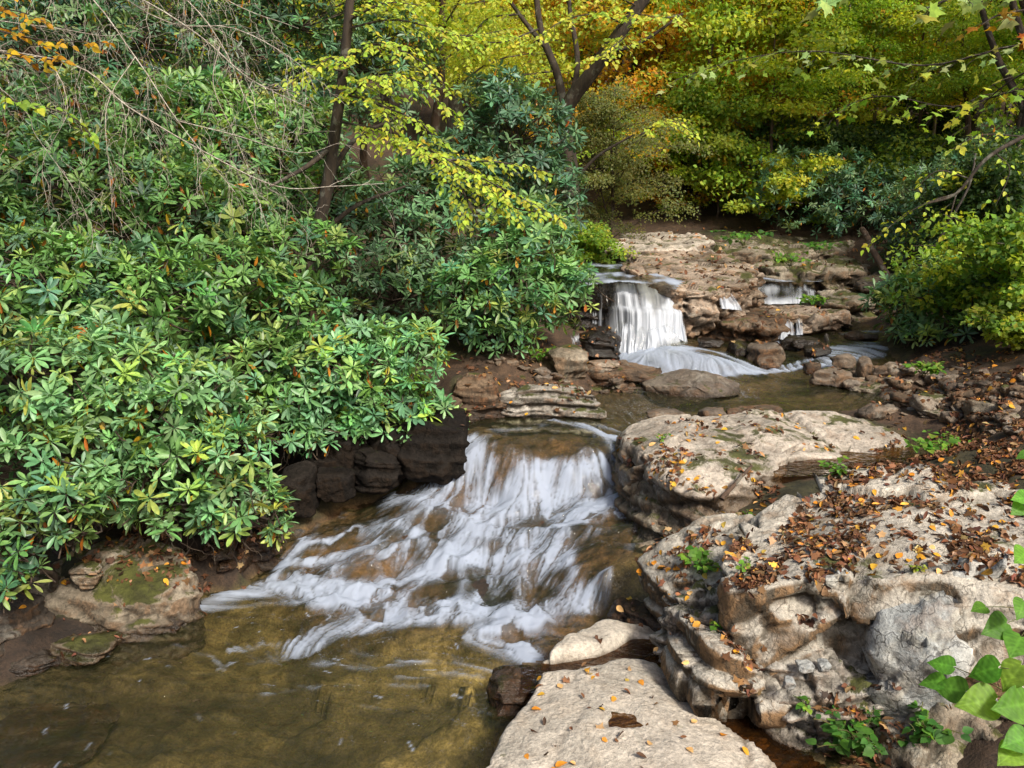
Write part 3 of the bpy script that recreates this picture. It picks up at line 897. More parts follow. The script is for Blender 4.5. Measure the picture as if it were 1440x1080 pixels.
rock_poly('rock_slab', 'broad pale sandstone slab with a wet brown trough at the bottom of the photo', [(655, 1110, .2), (690, 1050, .22), (722, 1005, .22), (752, 968, .22), (760, 930, .2), (800, 890, .22), (848, 868, .22), (890, 872, .2), (935, 880, .18), (960, 915, .16), (1000, 960, .15), (1060, 1010, .15), (1130, 1060, .15), (1180, 1150, .15), (1150, 1300, .15), (620, 1300, .15)],
          [(680, 1075, .21), (745, 985, .23), (800, 965, .25), (900, 1000, .26), (900, 960, .24), (830, 905, .25), (870, 885, .235), (790, 925, .24), (900, 895, .19), (960, 920, .16), (980, 960, .16), (980, 1030, .23), (900, 1070, .25), (1060, 1075, .19), (1000, 990, .18), (1100, 1050, .14), (1160, 1090, .14), (640, 1200, .2), (1000, 1250, .2)], -.35, 'pale', 1, .021, ((0, .10), (.45, .06), (.8, .02), (1, -.02)), after=slab_after,
          low=.025, mid=.016, facet=.035, fs=1.3, strata=.0, top_calm=.45, fine=.003, cracks=.014)
rock_at('rock', 'low wet brown block at the water edge beside the pale foreground slab', 682, 752, 1012, 957, -.02, .34, 'brown', 3, sub=5, cuts=6, power=4, lean=(.2, .0), strata=.01, facet=.02)

rock_poly('wet_ledge', 'low wet brown ledge with yellow leaves between the pale slab and the rounded lobe', [(852, 842, .24), (880, 828, .28), (915, 830, .30), (940, 850, .28), (945, 885, .24), (915, 882, .22), (880, 868, .22)], .25, -.1, 'brown', 4, .018, low=.03, mid=.02, facet=.04, fs=3, strata=.01)
# --- weathered slab in the middle with the mossy step down to the cascade
rock_poly('rock_slab', 'long weathered slab spotted with moss between the middle pool and the leaf covered bank', [(868, 606, .86), (905, 591, .88), (958, 588, .88), (1000, 596, .9), (1050, 589, .9), (1110, 584, .9), (1180, 588, .88), (1240, 600, .87), (1290, 618, .86), (1270, 640, .85), (1190, 645, .85), (1105, 652, .85), (1090, 668, .84), (1020, 690, .83), (985, 702, .8), (950, 690, .8), (925, 668, .82), (890, 640, .84)],
          [(880, 610, .86), (930, 600, .93), (960, 620, .97), (1050, 605, .99), (1120, 600, .97), (1200, 605, .90), (1270, 622, .85), (1000, 650, .95), (1080, 630, .95), (950, 660, .90), (1000, 690, .83), (1080, 655, .86), (1180, 635, .84)], .25, 'pale_mid', 5, .025, ((0, .05), (.4, .06), (.7, .04), (.93, .0), (1, -.03)),
          low=.03, mid=.02, facet=.08, fs=1.5, strata=.02, top_calm=.6, cracks=.02)
rock_poly('mossy_ledge', 'dark mossy ledge dropping from the middle slab to the cascade', [(868, 634, .70), (895, 622, .80), (945, 660, .84), (985, 690, .80), (1018, 704, .74), (1005, 734, .64), (945, 748, .56), (900, 730, .54), (880, 690, .60)],
          [(872, 640, .68), (925, 655, .82), (990, 692, .78), (905, 690, .64), (915, 722, .56), (960, 738, .58), (1005, 720, .68)], .1, 'moss', 6, .02, ((0, .08), (.5, .05), (.85, .0), (1, -.05)), low=.03, mid=.03, facet=.05, fs=3, strata=.03, sf=14)
rock_poly('rock_slab', 'rounded pale slab lobe below the green leafy plant', [(908, 778, .62), (935, 748, .70), (995, 736, .75), (1045, 738, .78), (1085, 755, .80), (1075, 790, .78), (1040, 812, .72), (985, 815, .66), (940, 802, .62)],
          [(915, 780, .62), (950, 755, .73), (1010, 750, .80), (1070, 765, .82), (1000, 790, .75), (960, 800, .66)], .15, 'boulder', 8, .02, ((0, -.02), (.4, .0), (.72, .05), (.9, .03), (1, -.05)), low=.03, mid=.02, facet=.03, fs=2.6, strata=.02, top_calm=.3)
# --- big boulder: its leaf strewn back, steep front face and layered shelf
rock_poly('boulder', 'biggest boulder on the right with a steep brown front face and leaf covered back', [(1030, 822, .86), (1075, 806, .92), (1130, 800, .95), (1200, 808, .94), (1235, 822, .93), (1262, 815, .95), (1320, 822, .95), (1400, 835, .95), (1480, 850, .95), (1560, 870, .95), (1620, 760, 1.05), (1520, 700, 1.1), (1400, 700, 1.1), (1290, 695, 1.08), (1190, 700, 1.0), (1110, 722, .92), (1070, 750, .86), (1040, 790, .84)],
          [(1035, 820, .84), (1080, 790, .90), (1130, 800, .93), (1200, 805, .94), (1260, 812, .98), (1330, 815, 1.0), (1440, 830, .98), (1560, 850, 1.0), (1110, 740, .94), (1200, 720, 1.08), (1150, 760, .99), (1230, 760, 1.05), (1300, 715, 1.15), (1320, 770, 1.06), (1440, 740, 1.12), (1500, 710, 1.15)], .28, 'boulder', 11, .024, ((0, .26), (.12, .20), (.9, .03), (1, .0)),
          low=.03, mid=.012, facet=.22, fs=1.15, strata=.0, top_calm=.82, cracks=.015)
rock_poly('broken_rock', 'bluish grey angular broken block set in the right end of the biggest boulder', [(1262, 850, .86), (1300, 838, .92), (1360, 838, .93), (1430, 850, .93), (1500, 870, .92), (1500, 940, .62), (1440, 946, .60), (1380, 942, .60), (1330, 930, .64), (1290, 890, .74)],
          [(1265, 850, .87), (1330, 845, .92), (1420, 855, .91), (1330, 900, .78), (1430, 915, .72), (1500, 900, .8), (1390, 938, .64)], .25, 'blue', 12, .02, ((0, .20), (.6, .18), (.9, .13), (1, .08)), low=.01, mid=.004, facet=.15, fs=1.7, strata=.0, top_calm=0, cracks=.02, fine=.002)
rock_poly('layered_shelf', 'cracked grey layered shelf of rock along the foot of the biggest boulder', [(935, 872, .46), (950, 838, .58), (1000, 818, .66), (1040, 830, .66), (1080, 860, .62), (1130, 905, .55), (1180, 935, .50), (1270, 962, .46), (1340, 970, .46), (1340, 1000, .40), (1250, 1005, .38), (1170, 995, .38), (1110, 985, .36), (1060, 962, .36), (1010, 930, .36), (960, 905, .38)],
          [(940, 868, .50), (960, 845, .60), (1000, 825, .68), (1050, 850, .66), (1100, 890, .60), (1150, 930, .54), (1000, 890, .54), (1050, 930, .48), (1110, 965, .44), (1200, 975, .45), (1320, 985, .42), (960, 890, .47)], .02, 'shelf', 14, .018, ((0, -.05), (.25, .0), (.5, .06), (.8, .04), (1, -.04)), low=.03, mid=.03, facet=.06, fs=3.4, strata=.035, sf=17, dip=(-.15, .35, 1), top_calm=.1, cracks=.03)
rock_poly('layered_shelf', 'lowest mossy rock ledge beside the wet trough, under the cracked grey shelf', [(1040, 965, .28), (1090, 985, .28), (1150, 1000, .28), (1215, 1010, .30), (1235, 1030, .26), (1190, 1045, .2), (1120, 1040, .18), (1070, 1012, .18), (1040, 985, .2)], .27, .0, 'shelf', 15, .016, ((0, .0), (.5, .04), (.85, .02), (1, -.04)), low=.02, mid=.02, facet=.04, fs=4, strata=.025, sf=20, top_calm=.2)
rock_poly('bank_rock', 'dark brown mossy rock at the bottom right corner behind the leafy plant', [(1200, 1010, .36), (1290, 1000, .42), (1380, 985, .5), (1480, 970, .55), (1560, 1000, .55), (1560, 1150, .4), (1350, 1120, .3), (1250, 1060, .28)], [(1220, 1020, .32), (1300, 1010, .42), (1400, 1000, .5), (1500, 1010, .55), (1350, 1060, .36), (1440, 1080, .42)], .0, 'moss', 16, .02, low=.06, mid=.05, facet=.07, fs=2.6, strata=.02, top_calm=0)
for i, (a, b, yb, yt, z, dp) in enumerate([(1120, 1145, 948, 934, .52, .09), (1150, 1168, 944, 930, .54, .08), (1100, 1118, 965, 955, .5, .07), (1170, 1190, 815, 800, .95, .1), (1155, 1178, 826, 812, .92, .08)]):
    rock_at('stone', 'small loose angular stone among the dry leaves on the biggest boulder', a, b, yb, yt, z, dp, 'blue', 30 + i, cat='stone', group='loose stones on the biggest boulder', sub=4, cuts=16, power=5)

# --- left bank
rock_poly('mossy_boulder', 'flat mossy boulder with a pale rounded end on the left edge of the lower pool', [(40, 800, .32), (110, 770, .38), (180, 755, .40), (245, 762, .38), (275, 790, .32), (275, 820, .25), (250, 842, .2), (200, 862, .18), (130, 860, .2), (60, 850, .22), (20, 830, .26)],
          [(60, 830, .26), (120, 800, .34), (180, 775, .40), (250, 775, .38), (270, 800, .31), (230, 830, .27), (150, 850, .22)], -.25, 'moss', 20, .02, ((0, .04), (.45, .03), (.8, .02), (1, -.05)), low=.03, mid=.022, facet=.03, fs=2, strata=.02, top_calm=.2)
rock_poly('bank_rock', 'dark wet shelf at the pool edge below the flat mossy boulder', [(30, 880, .10), (120, 855, .12), (200, 858, .12), (255, 846, .10), (240, 878, .03), (170, 905, .02), (80, 925, .02), (20, 925, .04)], .09, -.25, 'moss', 21, .022, low=.04, mid=.03, facet=.04, fs=2.4, strata=.02)
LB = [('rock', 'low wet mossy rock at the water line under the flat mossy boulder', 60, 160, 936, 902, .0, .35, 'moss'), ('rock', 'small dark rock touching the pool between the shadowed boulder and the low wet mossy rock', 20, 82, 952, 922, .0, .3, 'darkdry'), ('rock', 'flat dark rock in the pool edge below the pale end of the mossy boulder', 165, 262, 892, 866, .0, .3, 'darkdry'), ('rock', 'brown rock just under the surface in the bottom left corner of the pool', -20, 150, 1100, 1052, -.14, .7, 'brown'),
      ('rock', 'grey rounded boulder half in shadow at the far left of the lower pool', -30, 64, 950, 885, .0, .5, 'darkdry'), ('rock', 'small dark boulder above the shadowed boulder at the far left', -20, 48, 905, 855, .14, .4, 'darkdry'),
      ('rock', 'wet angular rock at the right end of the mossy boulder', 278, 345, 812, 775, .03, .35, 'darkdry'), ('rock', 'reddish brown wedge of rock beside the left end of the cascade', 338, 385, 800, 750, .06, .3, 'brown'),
      ('rock', 'mossy lump of rock lying on top of the flat mossy boulder', 107, 140, 822, 795, .34, .16, 'moss'), ('rock', 'pale grey rock showing through the rhododendron leaves', 120, 170, 735, 690, .55, .3, 'midrock'),
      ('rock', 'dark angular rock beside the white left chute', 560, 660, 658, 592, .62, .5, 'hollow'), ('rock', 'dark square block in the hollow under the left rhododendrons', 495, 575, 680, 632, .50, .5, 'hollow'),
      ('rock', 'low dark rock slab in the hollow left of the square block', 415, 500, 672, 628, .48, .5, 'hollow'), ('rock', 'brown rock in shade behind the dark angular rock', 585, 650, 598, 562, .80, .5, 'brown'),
      ('rock', 'reddish flat rock left of the layered boulder', 640, 716, 590, 562, .80, .4, 'brown'), ('rock', 'brown leaf littered rock above the reddish flat rock', 636, 705, 568, 528, .92, .5, 'brown'),
      ('rock', 'square mossy rock standing on the bank left of the falls', 768, 826, 536, 488, .92, .5, 'moss'), ('rock', 'dark square block beside the foot of the main falls', 812, 876, 503, 464, .96, .55, 'dark'),
      ('rock', 'flat brown rock at the edge of the middle pool below the falls', 822, 935, 538, 514, .80, .55, 'brown'), ('rock', 'small flat rock beside the square mossy rock', 826, 870, 528, 508, .88, .3, 'ledge')]
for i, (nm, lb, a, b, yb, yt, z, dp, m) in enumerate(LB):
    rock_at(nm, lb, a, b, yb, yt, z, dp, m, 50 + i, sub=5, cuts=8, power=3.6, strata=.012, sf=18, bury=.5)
rock_poly('layered_boulder', 'long layered grey boulder with horizontal bands at the head of the lower cascade', [(700, 548, 1.0), (740, 540, 1.03), (800, 540, 1.03), (838, 548, 1.0), (846, 562, .95), (838, 578, .85), (780, 583, .80), (730, 578, .84), (702, 565, .92)], [(705, 552, .98), (760, 548, 1.04), (830, 552, 1.0), (770, 562, 1.0), (720, 562, .97), (830, 570, .92)], .55, 'shelf', 70, .016, ((0, .02), (.5, .04), (.85, .0), (1, -.05)), low=.025, mid=.018, facet=.03, fs=3, strata=.03, sf=18, dip=(.05, .05, 1), top_calm=.2)
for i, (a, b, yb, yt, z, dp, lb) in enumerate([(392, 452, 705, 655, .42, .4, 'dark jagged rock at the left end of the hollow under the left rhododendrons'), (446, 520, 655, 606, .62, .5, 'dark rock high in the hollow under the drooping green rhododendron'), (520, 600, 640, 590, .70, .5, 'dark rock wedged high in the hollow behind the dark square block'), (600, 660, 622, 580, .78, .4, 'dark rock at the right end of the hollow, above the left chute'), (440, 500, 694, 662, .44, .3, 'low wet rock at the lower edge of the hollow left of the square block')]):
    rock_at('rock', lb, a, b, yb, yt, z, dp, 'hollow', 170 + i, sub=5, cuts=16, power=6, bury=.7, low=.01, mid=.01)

# --- middle pool
rock_at('boulder', 'wide flat grey rock standing in the middle pool', 903, 1038, 563, 529, .77, .75, 'midrock', 80, sub=6, cuts=7, power=2.6, bury=.7, facet=.03, mid=.015)
for i, (a, b, yb, yt, z, dp, m, lb) in enumerate([(908, 962, 594, 578, .82, .25, 'stone', 'flat brown stone leftmost of the row on the upper edge of the weathered slab'), (984, 1024, 595, 576, .86, .22, 'stone', 'dark three sided stone on the upper edge of the weathered slab'), (1021, 1046, 594, 577, .86, .2, 'brown', 'reddish stone leaning on the dark three sided stone'), (1040, 1096, 585, 572, .84, .2, 'brown', 'thin flat stone right of the reddish stone on the weathered slab')]):
    rock_at('rock', lb, a, b, yb, yt, z, dp, m, 90 + i, sub=4, cuts=11, power=4)

# --- ledges of the upper falls
rock_poly('rock_ledge', 'dark wet rock step behind the main waterfall', [(790, 372, 1.6), (880, 372, 1.62), (950, 384, 1.62), (962, 398, 1.58), (940, 400, 1.59), (890, 391, 1.6), (838, 397, 1.6), (800, 397, 1.6)], 1.57, .6, 'dark', 100, .03, ((0, .12), (.35, .08), (.4, .0), (.8, -.06), (1, -.08)), low=.03, mid=.03, facet=.05, fs=2.2, strata=.04, sf=9)
rock_poly('rock_ledge', 'flat topped sunlit ledge above and right of the main waterfall', [(872, 372, 1.68), (930, 361, 1.69), (1010, 361, 1.69), (1062, 371, 1.67), (1072, 386, 1.60), (1050, 402, 1.54), (1005, 411, 1.50), (966, 414, 1.49), (942, 404, 1.56), (900, 389, 1.65)],
          [(895, 384, 1.67), (930, 366, 1.70), (1010, 366, 1.70), (1060, 382, 1.63), (1000, 402, 1.55), (965, 404, 1.54)], 1.0, 'ledge', 101, .026, ((0, -.08), (.3, -.05), (.6, .0), (.85, .02), (1, -.03)), low=.025, mid=.016, facet=.17, fs=2.2, strata=.035, sf=10, top_calm=.75)
rock_poly('rock_ledge', 'pale flat slab farthest up the creek under the forest edge', [(842, 345, 1.82), (875, 330, 1.82), (930, 324, 1.82), (985, 329, 1.82), (1000, 340, 1.82), (960, 349, 1.82), (890, 351, 1.82)], 1.82, 1.3, 'pale_mid', 102, .035, low=.025, mid=.016, facet=.15, fs=1.5, strata=.03, sf=9)
rock_poly('rock_ledge', 'long dark mossy ledge along the forest edge behind the falls', [(950, 349, 1.66), (1000, 337, 1.66), (1100, 335, 1.66), (1195, 337, 1.66), (1205, 345, 1.66), (1120, 352, 1.66), (1040, 353, 1.66)], 1.66, 1.0, 'moss', 103, .035, ((0, -.1), (.5, -.05), (.85, .03), (1, -.03)), low=.025, mid=.016, facet=.18, fs=1.6, strata=.04, sf=7)
rock_poly('rock_ledge', 'mossy ledge with thick front face right of the sunlit ledge', [(1055, 372, 1.48), (1100, 362, 1.48), (1180, 362, 1.48), (1214, 368, 1.48), (1208, 378, 1.48), (1150, 382, 1.48), (1080, 381, 1.48)], 1.48, 1.0, 'moss', 104, .03, ((0, -.12), (.5, -.05), (.85, .04), (1, -.03)), low=.025, mid=.016, facet=.17, fs=1.8, strata=.04, sf=8)
rock_poly('rock_ledge', 'leaf littered brown ledge below the sunlit ledge, right of the main waterfall', [(962, 432, 1.17), (1000, 427, 1.17), (1060, 428, 1.17), (1100, 438, 1.15), (1108, 447, 1.14), (1080, 455, 1.13), (1010, 453, 1.13), (965, 446, 1.14)], 1.16, .72, 'brown', 105, .022, ((0, -.08), (.35, -.02), (.7, .05), (.9, .02), (1, -.04)), low=.025, mid=.016, facet=.16, fs=2.6, strata=.05, sf=11, top_calm=.75)
rock_poly('rock_ledge', 'blocky brown ledge carrying a small bright green plant', [(1040, 432, 1.16), (1075, 427, 1.17), (1140, 427, 1.17), (1182, 431, 1.16), (1190, 438, 1.15), (1160, 445, 1.14), (1120, 446, 1.14), (1075, 441, 1.15)], 1.16, .75, 'ledge', 106, .022, ((0, -.05), (.4, .0), (.8, .03), (1, -.04)), low=.025, mid=.016, facet=.17, fs=2.6, strata=.04, sf=11, top_calm=.75)
rock_poly('rock_ledge', 'dark mossy rock right of the upper side cascade', [(1150, 415, 1.25), (1180, 409, 1.25), (1228, 411, 1.25), (1240, 418, 1.25), (1200, 424, 1.25), (1160, 423, 1.25)], 1.25, .8, 'moss', 107, .026, low=.025, mid=.016, facet=.16, fs=2, strata=.05, sf=9)
rock_poly('rock_ledge', 'shaded ledge in the dark recess at the right end of the falls', [(1200, 392, 1.40), (1250, 382, 1.40), (1330, 388, 1.40), (1340, 405, 1.40), (1260, 408, 1.38), (1210, 402, 1.38)], 1.40, .8, 'darkdry', 108, .03, ((0, -.2), (.5, -.1), (.85, .03), (1, -.03)), low=.06, mid=.04, facet=.08, fs=1.8, strata=.04, sf=8)
rock_poly('rock_ledge', 'sloping wet rock under the upper side cascade', [(1050, 408, 1.25), (1070, 393, 1.33), (1140, 391, 1.33), (1160, 408, 1.25), (1155, 430, 1.12), (1052, 432, 1.11)], [(1055, 426, 1.10), (1150, 427, 1.10), (1060, 397, 1.26), (1140, 395, 1.28), (1105, 399, 1.28), (1105, 411, 1.20)], .75, 'dark', 109, .03, low=.02, mid=.02, facet=.03, fs=2, strata=.02)
ST = [(1020, 1056, 503, 480, .86, .3, 'dark', 'bluish black wet stone at the foot of the brown ledge'), (1052, 1106, 508, 484, .86, .3, 'stone', 'brown stone right of the bluish black stone'), (1064, 1104, 517, 499, .82, .25, 'brown', 'reddish stone in front of the brown stone below the falls'),
      (1096, 1128, 490, 474, .90, .28, 'dark', 'dark round stone at the foot of the thin side fall'), (1112, 1150, 490, 476, .92, .3, 'dark', 'dark flat stone right of the thin side fall'), (1124, 1168, 501, 487, .88, .28, 'dark', 'low dark stone in the side rapids'), (1130, 1152, 524, 508, .80, .18, 'brown', 'small red brown stone in front of the side rapids'),
      (1190, 1232, 478, 467, .93, .25, 'brown', 'flat brown stone in the stream above the side rapids'), (978, 1016, 488, 476, .94, .25, 'dark', 'dark stone between the main falls and the brown ledge'), (1168, 1196, 455, 443, 1.0, .25, 'dark', 'dark stone in the side stream behind the blocky ledge')]
for i, (a, b, yb, yt, z, dp, m, lb) in enumerate(ST):
    rock_at('rock', lb, a, b, yb, yt, z, dp, m, 120 + i, sub=4, cuts=9, power=3.4, bury=.5)

# --- stony bar on the right: named stones, then many loose ones sharing a few shapes
BAR = [(1141, 1196, 542, 520, .80, .3, 'stone', 'long brown stone at the left tip of the stony bar'), (1205, 1222, 528, 503, .88, .2, 'stone', 'upright pointed stone on the stony bar'), (1188, 1214, 546, 536, .80, .15, 'midrock', 'pale flat stone at the water edge of the stony bar'), (1168, 1200, 515, 499, .90, .25, 'stone', 'dark round stone at the upper left of the stony bar'), (1245, 1275, 530, 513, .93, .3, 'midrock', 'grey flat stone under the right bush on the stony bar'),
       (1290, 1330, 576, 552, .95, .3, 'moss', 'mossy round stone in the middle of the stony bar'), (1310, 1342, 562, 548, .99, .3, 'midrock', 'bluish stone above the mossy round stone'), (1295, 1330, 588, 574, .92, .25, 'moss', 'low mossy stone in front of the mossy round stone'), (1210, 1247, 588, 572, .86, .22, 'stone', 'flat brown stone at the lower edge of the stony bar'), (1360, 1412, 600, 560, 1.0, .4, 'moss', 'large dark mossy stone at the right end of the stony bar'), (1325, 1352, 598, 580, .93, .2, 'stone', 'square brown stone left of the large dark mossy stone')]
for i, (a, b, yb, yt, z, dp, m, lb) in enumerate(BAR):
    rock_at('stone', lb, a, b, yb, yt, z, dp, m, 140 + i, cat='stone', sub=4, cuts=9, power=3.2, bury=.5)
protos = []
for i in range(9):
    me, V = rock_shape((1, .72, .42), 300 + i, sub=4 if i < 5 else 3, cuts=9, power=3.0, low=.05, mid=.03, facet=.07, fs=2.4, fine=.008)
    me.vertices.foreach_set('co', np.ascontiguousarray(V, np.float32).ravel()); me.update()
    me.polygons.foreach_set('use_smooth', np.ones(len(me.polygons), bool)); me.materials.append(M[['stone', 'midrock', 'brown', 'stone', 'moss'][i % 5]])
    protos.append(me)
rs = np.random.default_rng(21)


def stone(px, py, size, label, group, zoff=0.0):
    t = np.linspace(4, 14, 300)
    Q = np.array([0, 0, HC]) + ray(px, py) * t[:, None]
    p = Q[int(np.argmax(Q[:, 2] < ground_z(Q[:, 0], Q[:, 1])))]; z = p[2]
    o = bpy.data.objects.new('stone', protos[rs.integers(len(protos))]); col.objects.link(o)
    o.location = (p[0], p[1], z + size * .07 + zoff); o.scale = (size, size * rs.uniform(.8, 1.2), size * rs.uniform(.7, 1.2))
    o.rotation_euler = (rs.normal() * .15, rs.normal() * .15, rs.uniform(0, 6.28))
    tag(o, label, 'stone', group); ROCKS.append(o)
    return o


for k in range(150):
    t = rs.random(); u = rs.random()
    px = 1160 + 270 * t + rs.normal() * 6; py = (515 + 20 * t) + (28 + 55 * t) * u
    stone(px, py, float(np.clip(rs.lognormal(-2.1, .45), .05, .32)), 'small loose brown or grey stone on the stony bar below the right bush', 'small stones of the stony bar')
for k in range(36):
    stone(rs.uniform(835, 905), rs.uniform(536, 553), float(np.clip(rs.lognormal(-2.4, .4), .04, .2)), 'small reddish stone on the gravelly spit left of the middle pool', 'small stones of the gravelly spit')
for k in range(26):
    stone(rs.uniform(1040, 1170), rs.uniform(488, 515), float(np.clip(rs.lognormal(-2.2, .4), .05, .2)), 'small dark wet stone in the shallows between falls and side rapids', 'small wet stones in the shallows')
for k in range(60):
    stone(rs.uniform(1230, 1440), rs.uniform(520, 590), float(np.clip(rs.lognormal(-2.1, .45), .05, .3)), 'small dark or mossy stone at the foot of the right bush behind the stony bar', 'small stones under the right bush')
for k in range(46):
    stone(rs.uniform(20, 400), rs.uniform(735, 800), float(np.clip(rs.lognormal(-2.1, .5), .05, .26)), 'small dark stone on the shaded bank under the left rhododendrons', 'small stones under the left rhododendrons')
for k in range(30):
    stone(rs.uniform(690, 830), rs.uniform(490, 535), float(np.clip(rs.lognormal(-2.1, .5), .05, .25)), 'small brown stone on the leaf littered bank behind the layered boulder', 'small stones on the left bank')

# ------------------------------------------------------------------ sheets of falling water


def sheet(name, lip, foot, nu, nv, seed, dens, amp=.17, freq=26, mat='water', power=1.9, ledges=(), bulge=.0, edge=.06, rag=.05):
    """water falling from a lip line to a foot line (world points)"""
    L = np.array(lip, float); Ft = np.array(foot, float)
    u = np.linspace(0, 1, nu); v = np.linspace(0, 1, nv)
    f = lambda A: np.stack([np.interp(u, np.linspace(0, 1, len(A)), A[:, k]) for k in range(3)], -1)
    a, b = f(L), f(Ft)
    Ug, Vg = np.meshgrid(u, v)
    hz = Vg ** .75
    dz = Vg ** power
    for lv, amt in ledges:
        n = pn(X3(Ug * 3.0, lv * 7 + seed).reshape(-1, 3)).reshape(Ug.shape) * .05
        dz = dz - amt * np.exp(-((Vg - lv - n) / .07) ** 2)
        hz = hz + amt * 1.2 * sm(lv - .06, lv + .02, Vg - n) * (1 - sm(lv + .02, 1, Vg))
    P = np.empty((*Ug.shape, 3))
    for k in (0, 1): P[..., k] = a[None, :, k] + (b - a)[None, :, k] * hz
    P[..., 2] = a[None, :, 2] + (b - a)[None, :, 2] * dz
    Uw = Ug + .035 * pn(X3(Vg * 3.0, Ug * 4, seed + 30).reshape(-1, 3)).reshape(Ug.shape) * Vg
    Ug0, Ug = Ug, Uw
    q = X3(Ug * freq, Vg * 1.6, seed).reshape(-1, 3)
    s = z01(fbm(q, 2) + .8 * fbm(X3(Ug * freq * 2.7, Vg * 1.2, seed + 5).reshape(-1, 3), 2) + .7 * fbm(X3(Ug * freq * .3, Vg * .8, seed + 9).reshape(-1, 3), 2)).reshape(Ug.shape)
    Ug = Ug0
    t = norm(np.stack([b[:, 1] - b[::-1, 1] * 0 - a[:, 1], 0 * u, 0 * u], -1))
    out = b[:, :2] - a[:, :2]; out = out / (np.linalg.norm(out, axis=1)[:, None] + 1e-6)
    disp = (.016 * s + bulge * np.sin(Ug * math.pi) * np.sin(Vg * math.pi * .8)) * sm(0, .15, Vg)
    P[..., 0] += disp * out[None, :, 0]; P[..., 1] += disp * out[None, :, 1]
    d = np.interp(np.clip(Ug + .04 * pn(X3(Vg * 2.5, Ug * 3, seed + 40).reshape(-1, 3)).reshape(Ug.shape), 0, 1), np.linspace(0, 1, len(dens)), dens) * (.30 + .70 * sm(.0, .40, Vg)) + .20 * pn(X3(Ug * 5, Vg * 2.4, seed + 60).reshape(-1, 3)).reshape(Ug.shape) + .42 * sm(.62, 1.0, Vg)
    fo = .95 * sm(.22, .98, d + amp * s * (1 - .45 * Vg))
    e = np.minimum(Ug, 1 - Ug) + rag * pn(X3(Vg * 5, Ug * 2, seed + 3).reshape(-1, 3)).reshape(Ug.shape)
    keep = (e > edge * .3)
    fo = fo * sm(.0, edge, e)
    F = grid_faces(nu, nv)[keep[:-1, :-1].ravel()]
    used = np.unique(F); rm = np.zeros(Ug.size, np.int64); rm[used] = np.arange(len(used))
    o = put(name, mesh_np(name, P.reshape(-1, 3)[used], rm[F], {'foam': fo.ravel()[used]}), M[mat])
    return tag(o, kind='structure')


def nt_fall():
    nt = NT('falling_water')
    fo = nt.attr('foam').outputs['Fac']
    g = nt.pos(); P = g.outputs['Position']
    b = nt.bump(nt.noise(scaled(nt, P, (30, 30, 3)), 1.5, 4), .3, .02)
    gl = nt.N('ShaderNodeBsdfGlossy', {'Roughness': .12, 'Normal': b})
    tr = nt.N('ShaderNodeBsdfTransparent', {'Color': (.93, .93, .92)})
    cl = nt.N('ShaderNodeMixShader', {0: .07, 1: tr.outputs[0], 2: gl.outputs[0]})
    wh = nt.N('ShaderNodeBsdfDiffuse', {'Color': (.66, .70, .77)})
    wt = nt.N('ShaderNodeBsdfTranslucent', {'Color': (.7, .75, .82)})
    ws = nt.N('ShaderNodeMixShader', {0: .3, 1: wh.outputs[0], 2: wt.outputs[0]})
    return nt.done(nt.N('ShaderNodeMixShader', {0: fo, 1: cl.outputs[0], 2: ws.outputs[0]}).outputs[0])


M['fall'] = nt_fall()


def wz_(px, py, Y): return at_y(px, py, Y)


sheet('waterfall', [at_y(842, 399, 10.88), at_y(862, 393, 10.9), at_y(888, 391, 10.9), at_y(912, 394, 10.88), at_y(930, 400, 10.82), at_y(944, 412, 10.72)],
      [at_y(850, 488, 10.55), at_y(872, 492, 10.30), at_y(895, 498, 10.1), at_y(925, 500, 10.1), at_y(950, 496, 10.25), at_y(966, 490, 10.5)], 330, 150, 2, [.22, .50, .92, .74, .62, .95, .78, .90, .62, .55], freq=8, mat='fall', ledges=((.42, .03), (.66, .08)), edge=.05, rag=.06)
sheet('waterfall', [at_y(918, 396, 10.84), at_y(932, 401, 10.80), at_y(946, 414, 10.70)], [at_y(935, 478, 10.25), at_y(955, 476, 10.35), at_y(970, 486, 10.42)], 90, 90, 12, [.35, .75, .55, .8, .45], amp=.2, freq=5, mat='fall', power=1.5, edge=.25)
sheet('waterfall', [at_y(866, 452, 10.42), at_y(890, 446, 10.30), at_y(915, 450, 10.28), at_y(940, 452, 10.32)], [at_y(856, 496, 10.22), at_y(885, 506, 9.95), at_y(920, 508, 9.92), at_y(962, 500, 10.10)], 160, 70, 13, [.3, .6, .7, .5, .75, .6, .35], amp=.18, freq=9, mat='fall', power=1.3, edge=.18, rag=.1)
sheet('waterfall', [at_y(834, 402, 10.95), at_y(846, 400, 10.9)], [at_y(832, 470, 10.8), at_y(848, 474, 10.75)], 40, 80, 4, [.32, .42, .3], freq=8, mat='fall')
sheet('waterfall', [at_y(800, 470, 10.0), at_y(814, 468, 10.0)], [at_y(806, 500, 9.8), at_y(822, 505, 9.75)], 40, 60, 5, [.5, .6, .5], freq=6, mat='fall')
sheet('waterfall', [at_y(1050, 396, 12.8), at_y(1075, 392, 12.9), at_y(1110, 392, 12.9), at_y(1135, 398, 12.8), at_y(1147, 406, 12.6)], [at_y(1052, 424, 11.75), at_y(1080, 427, 11.7), at_y(1112, 426, 11.7), at_y(1135, 424, 11.75), at_y(1148, 418, 11.9)], 180, 90, 6, [.40, .56, .50, .46, .52, .40], amp=.10, freq=9, mat='fall', power=1.25, bulge=.12, edge=.05)
sheet('waterfall', [at_y(1008, 410, 10.72), at_y(1024, 408, 10.76)], [at_y(1010, 433, 10.5), at_y(1046, 437, 10.5)], 50, 60, 7, [.5, .7, .5], amp=.12, freq=4, edge=.2, mat='fall', power=1.4)
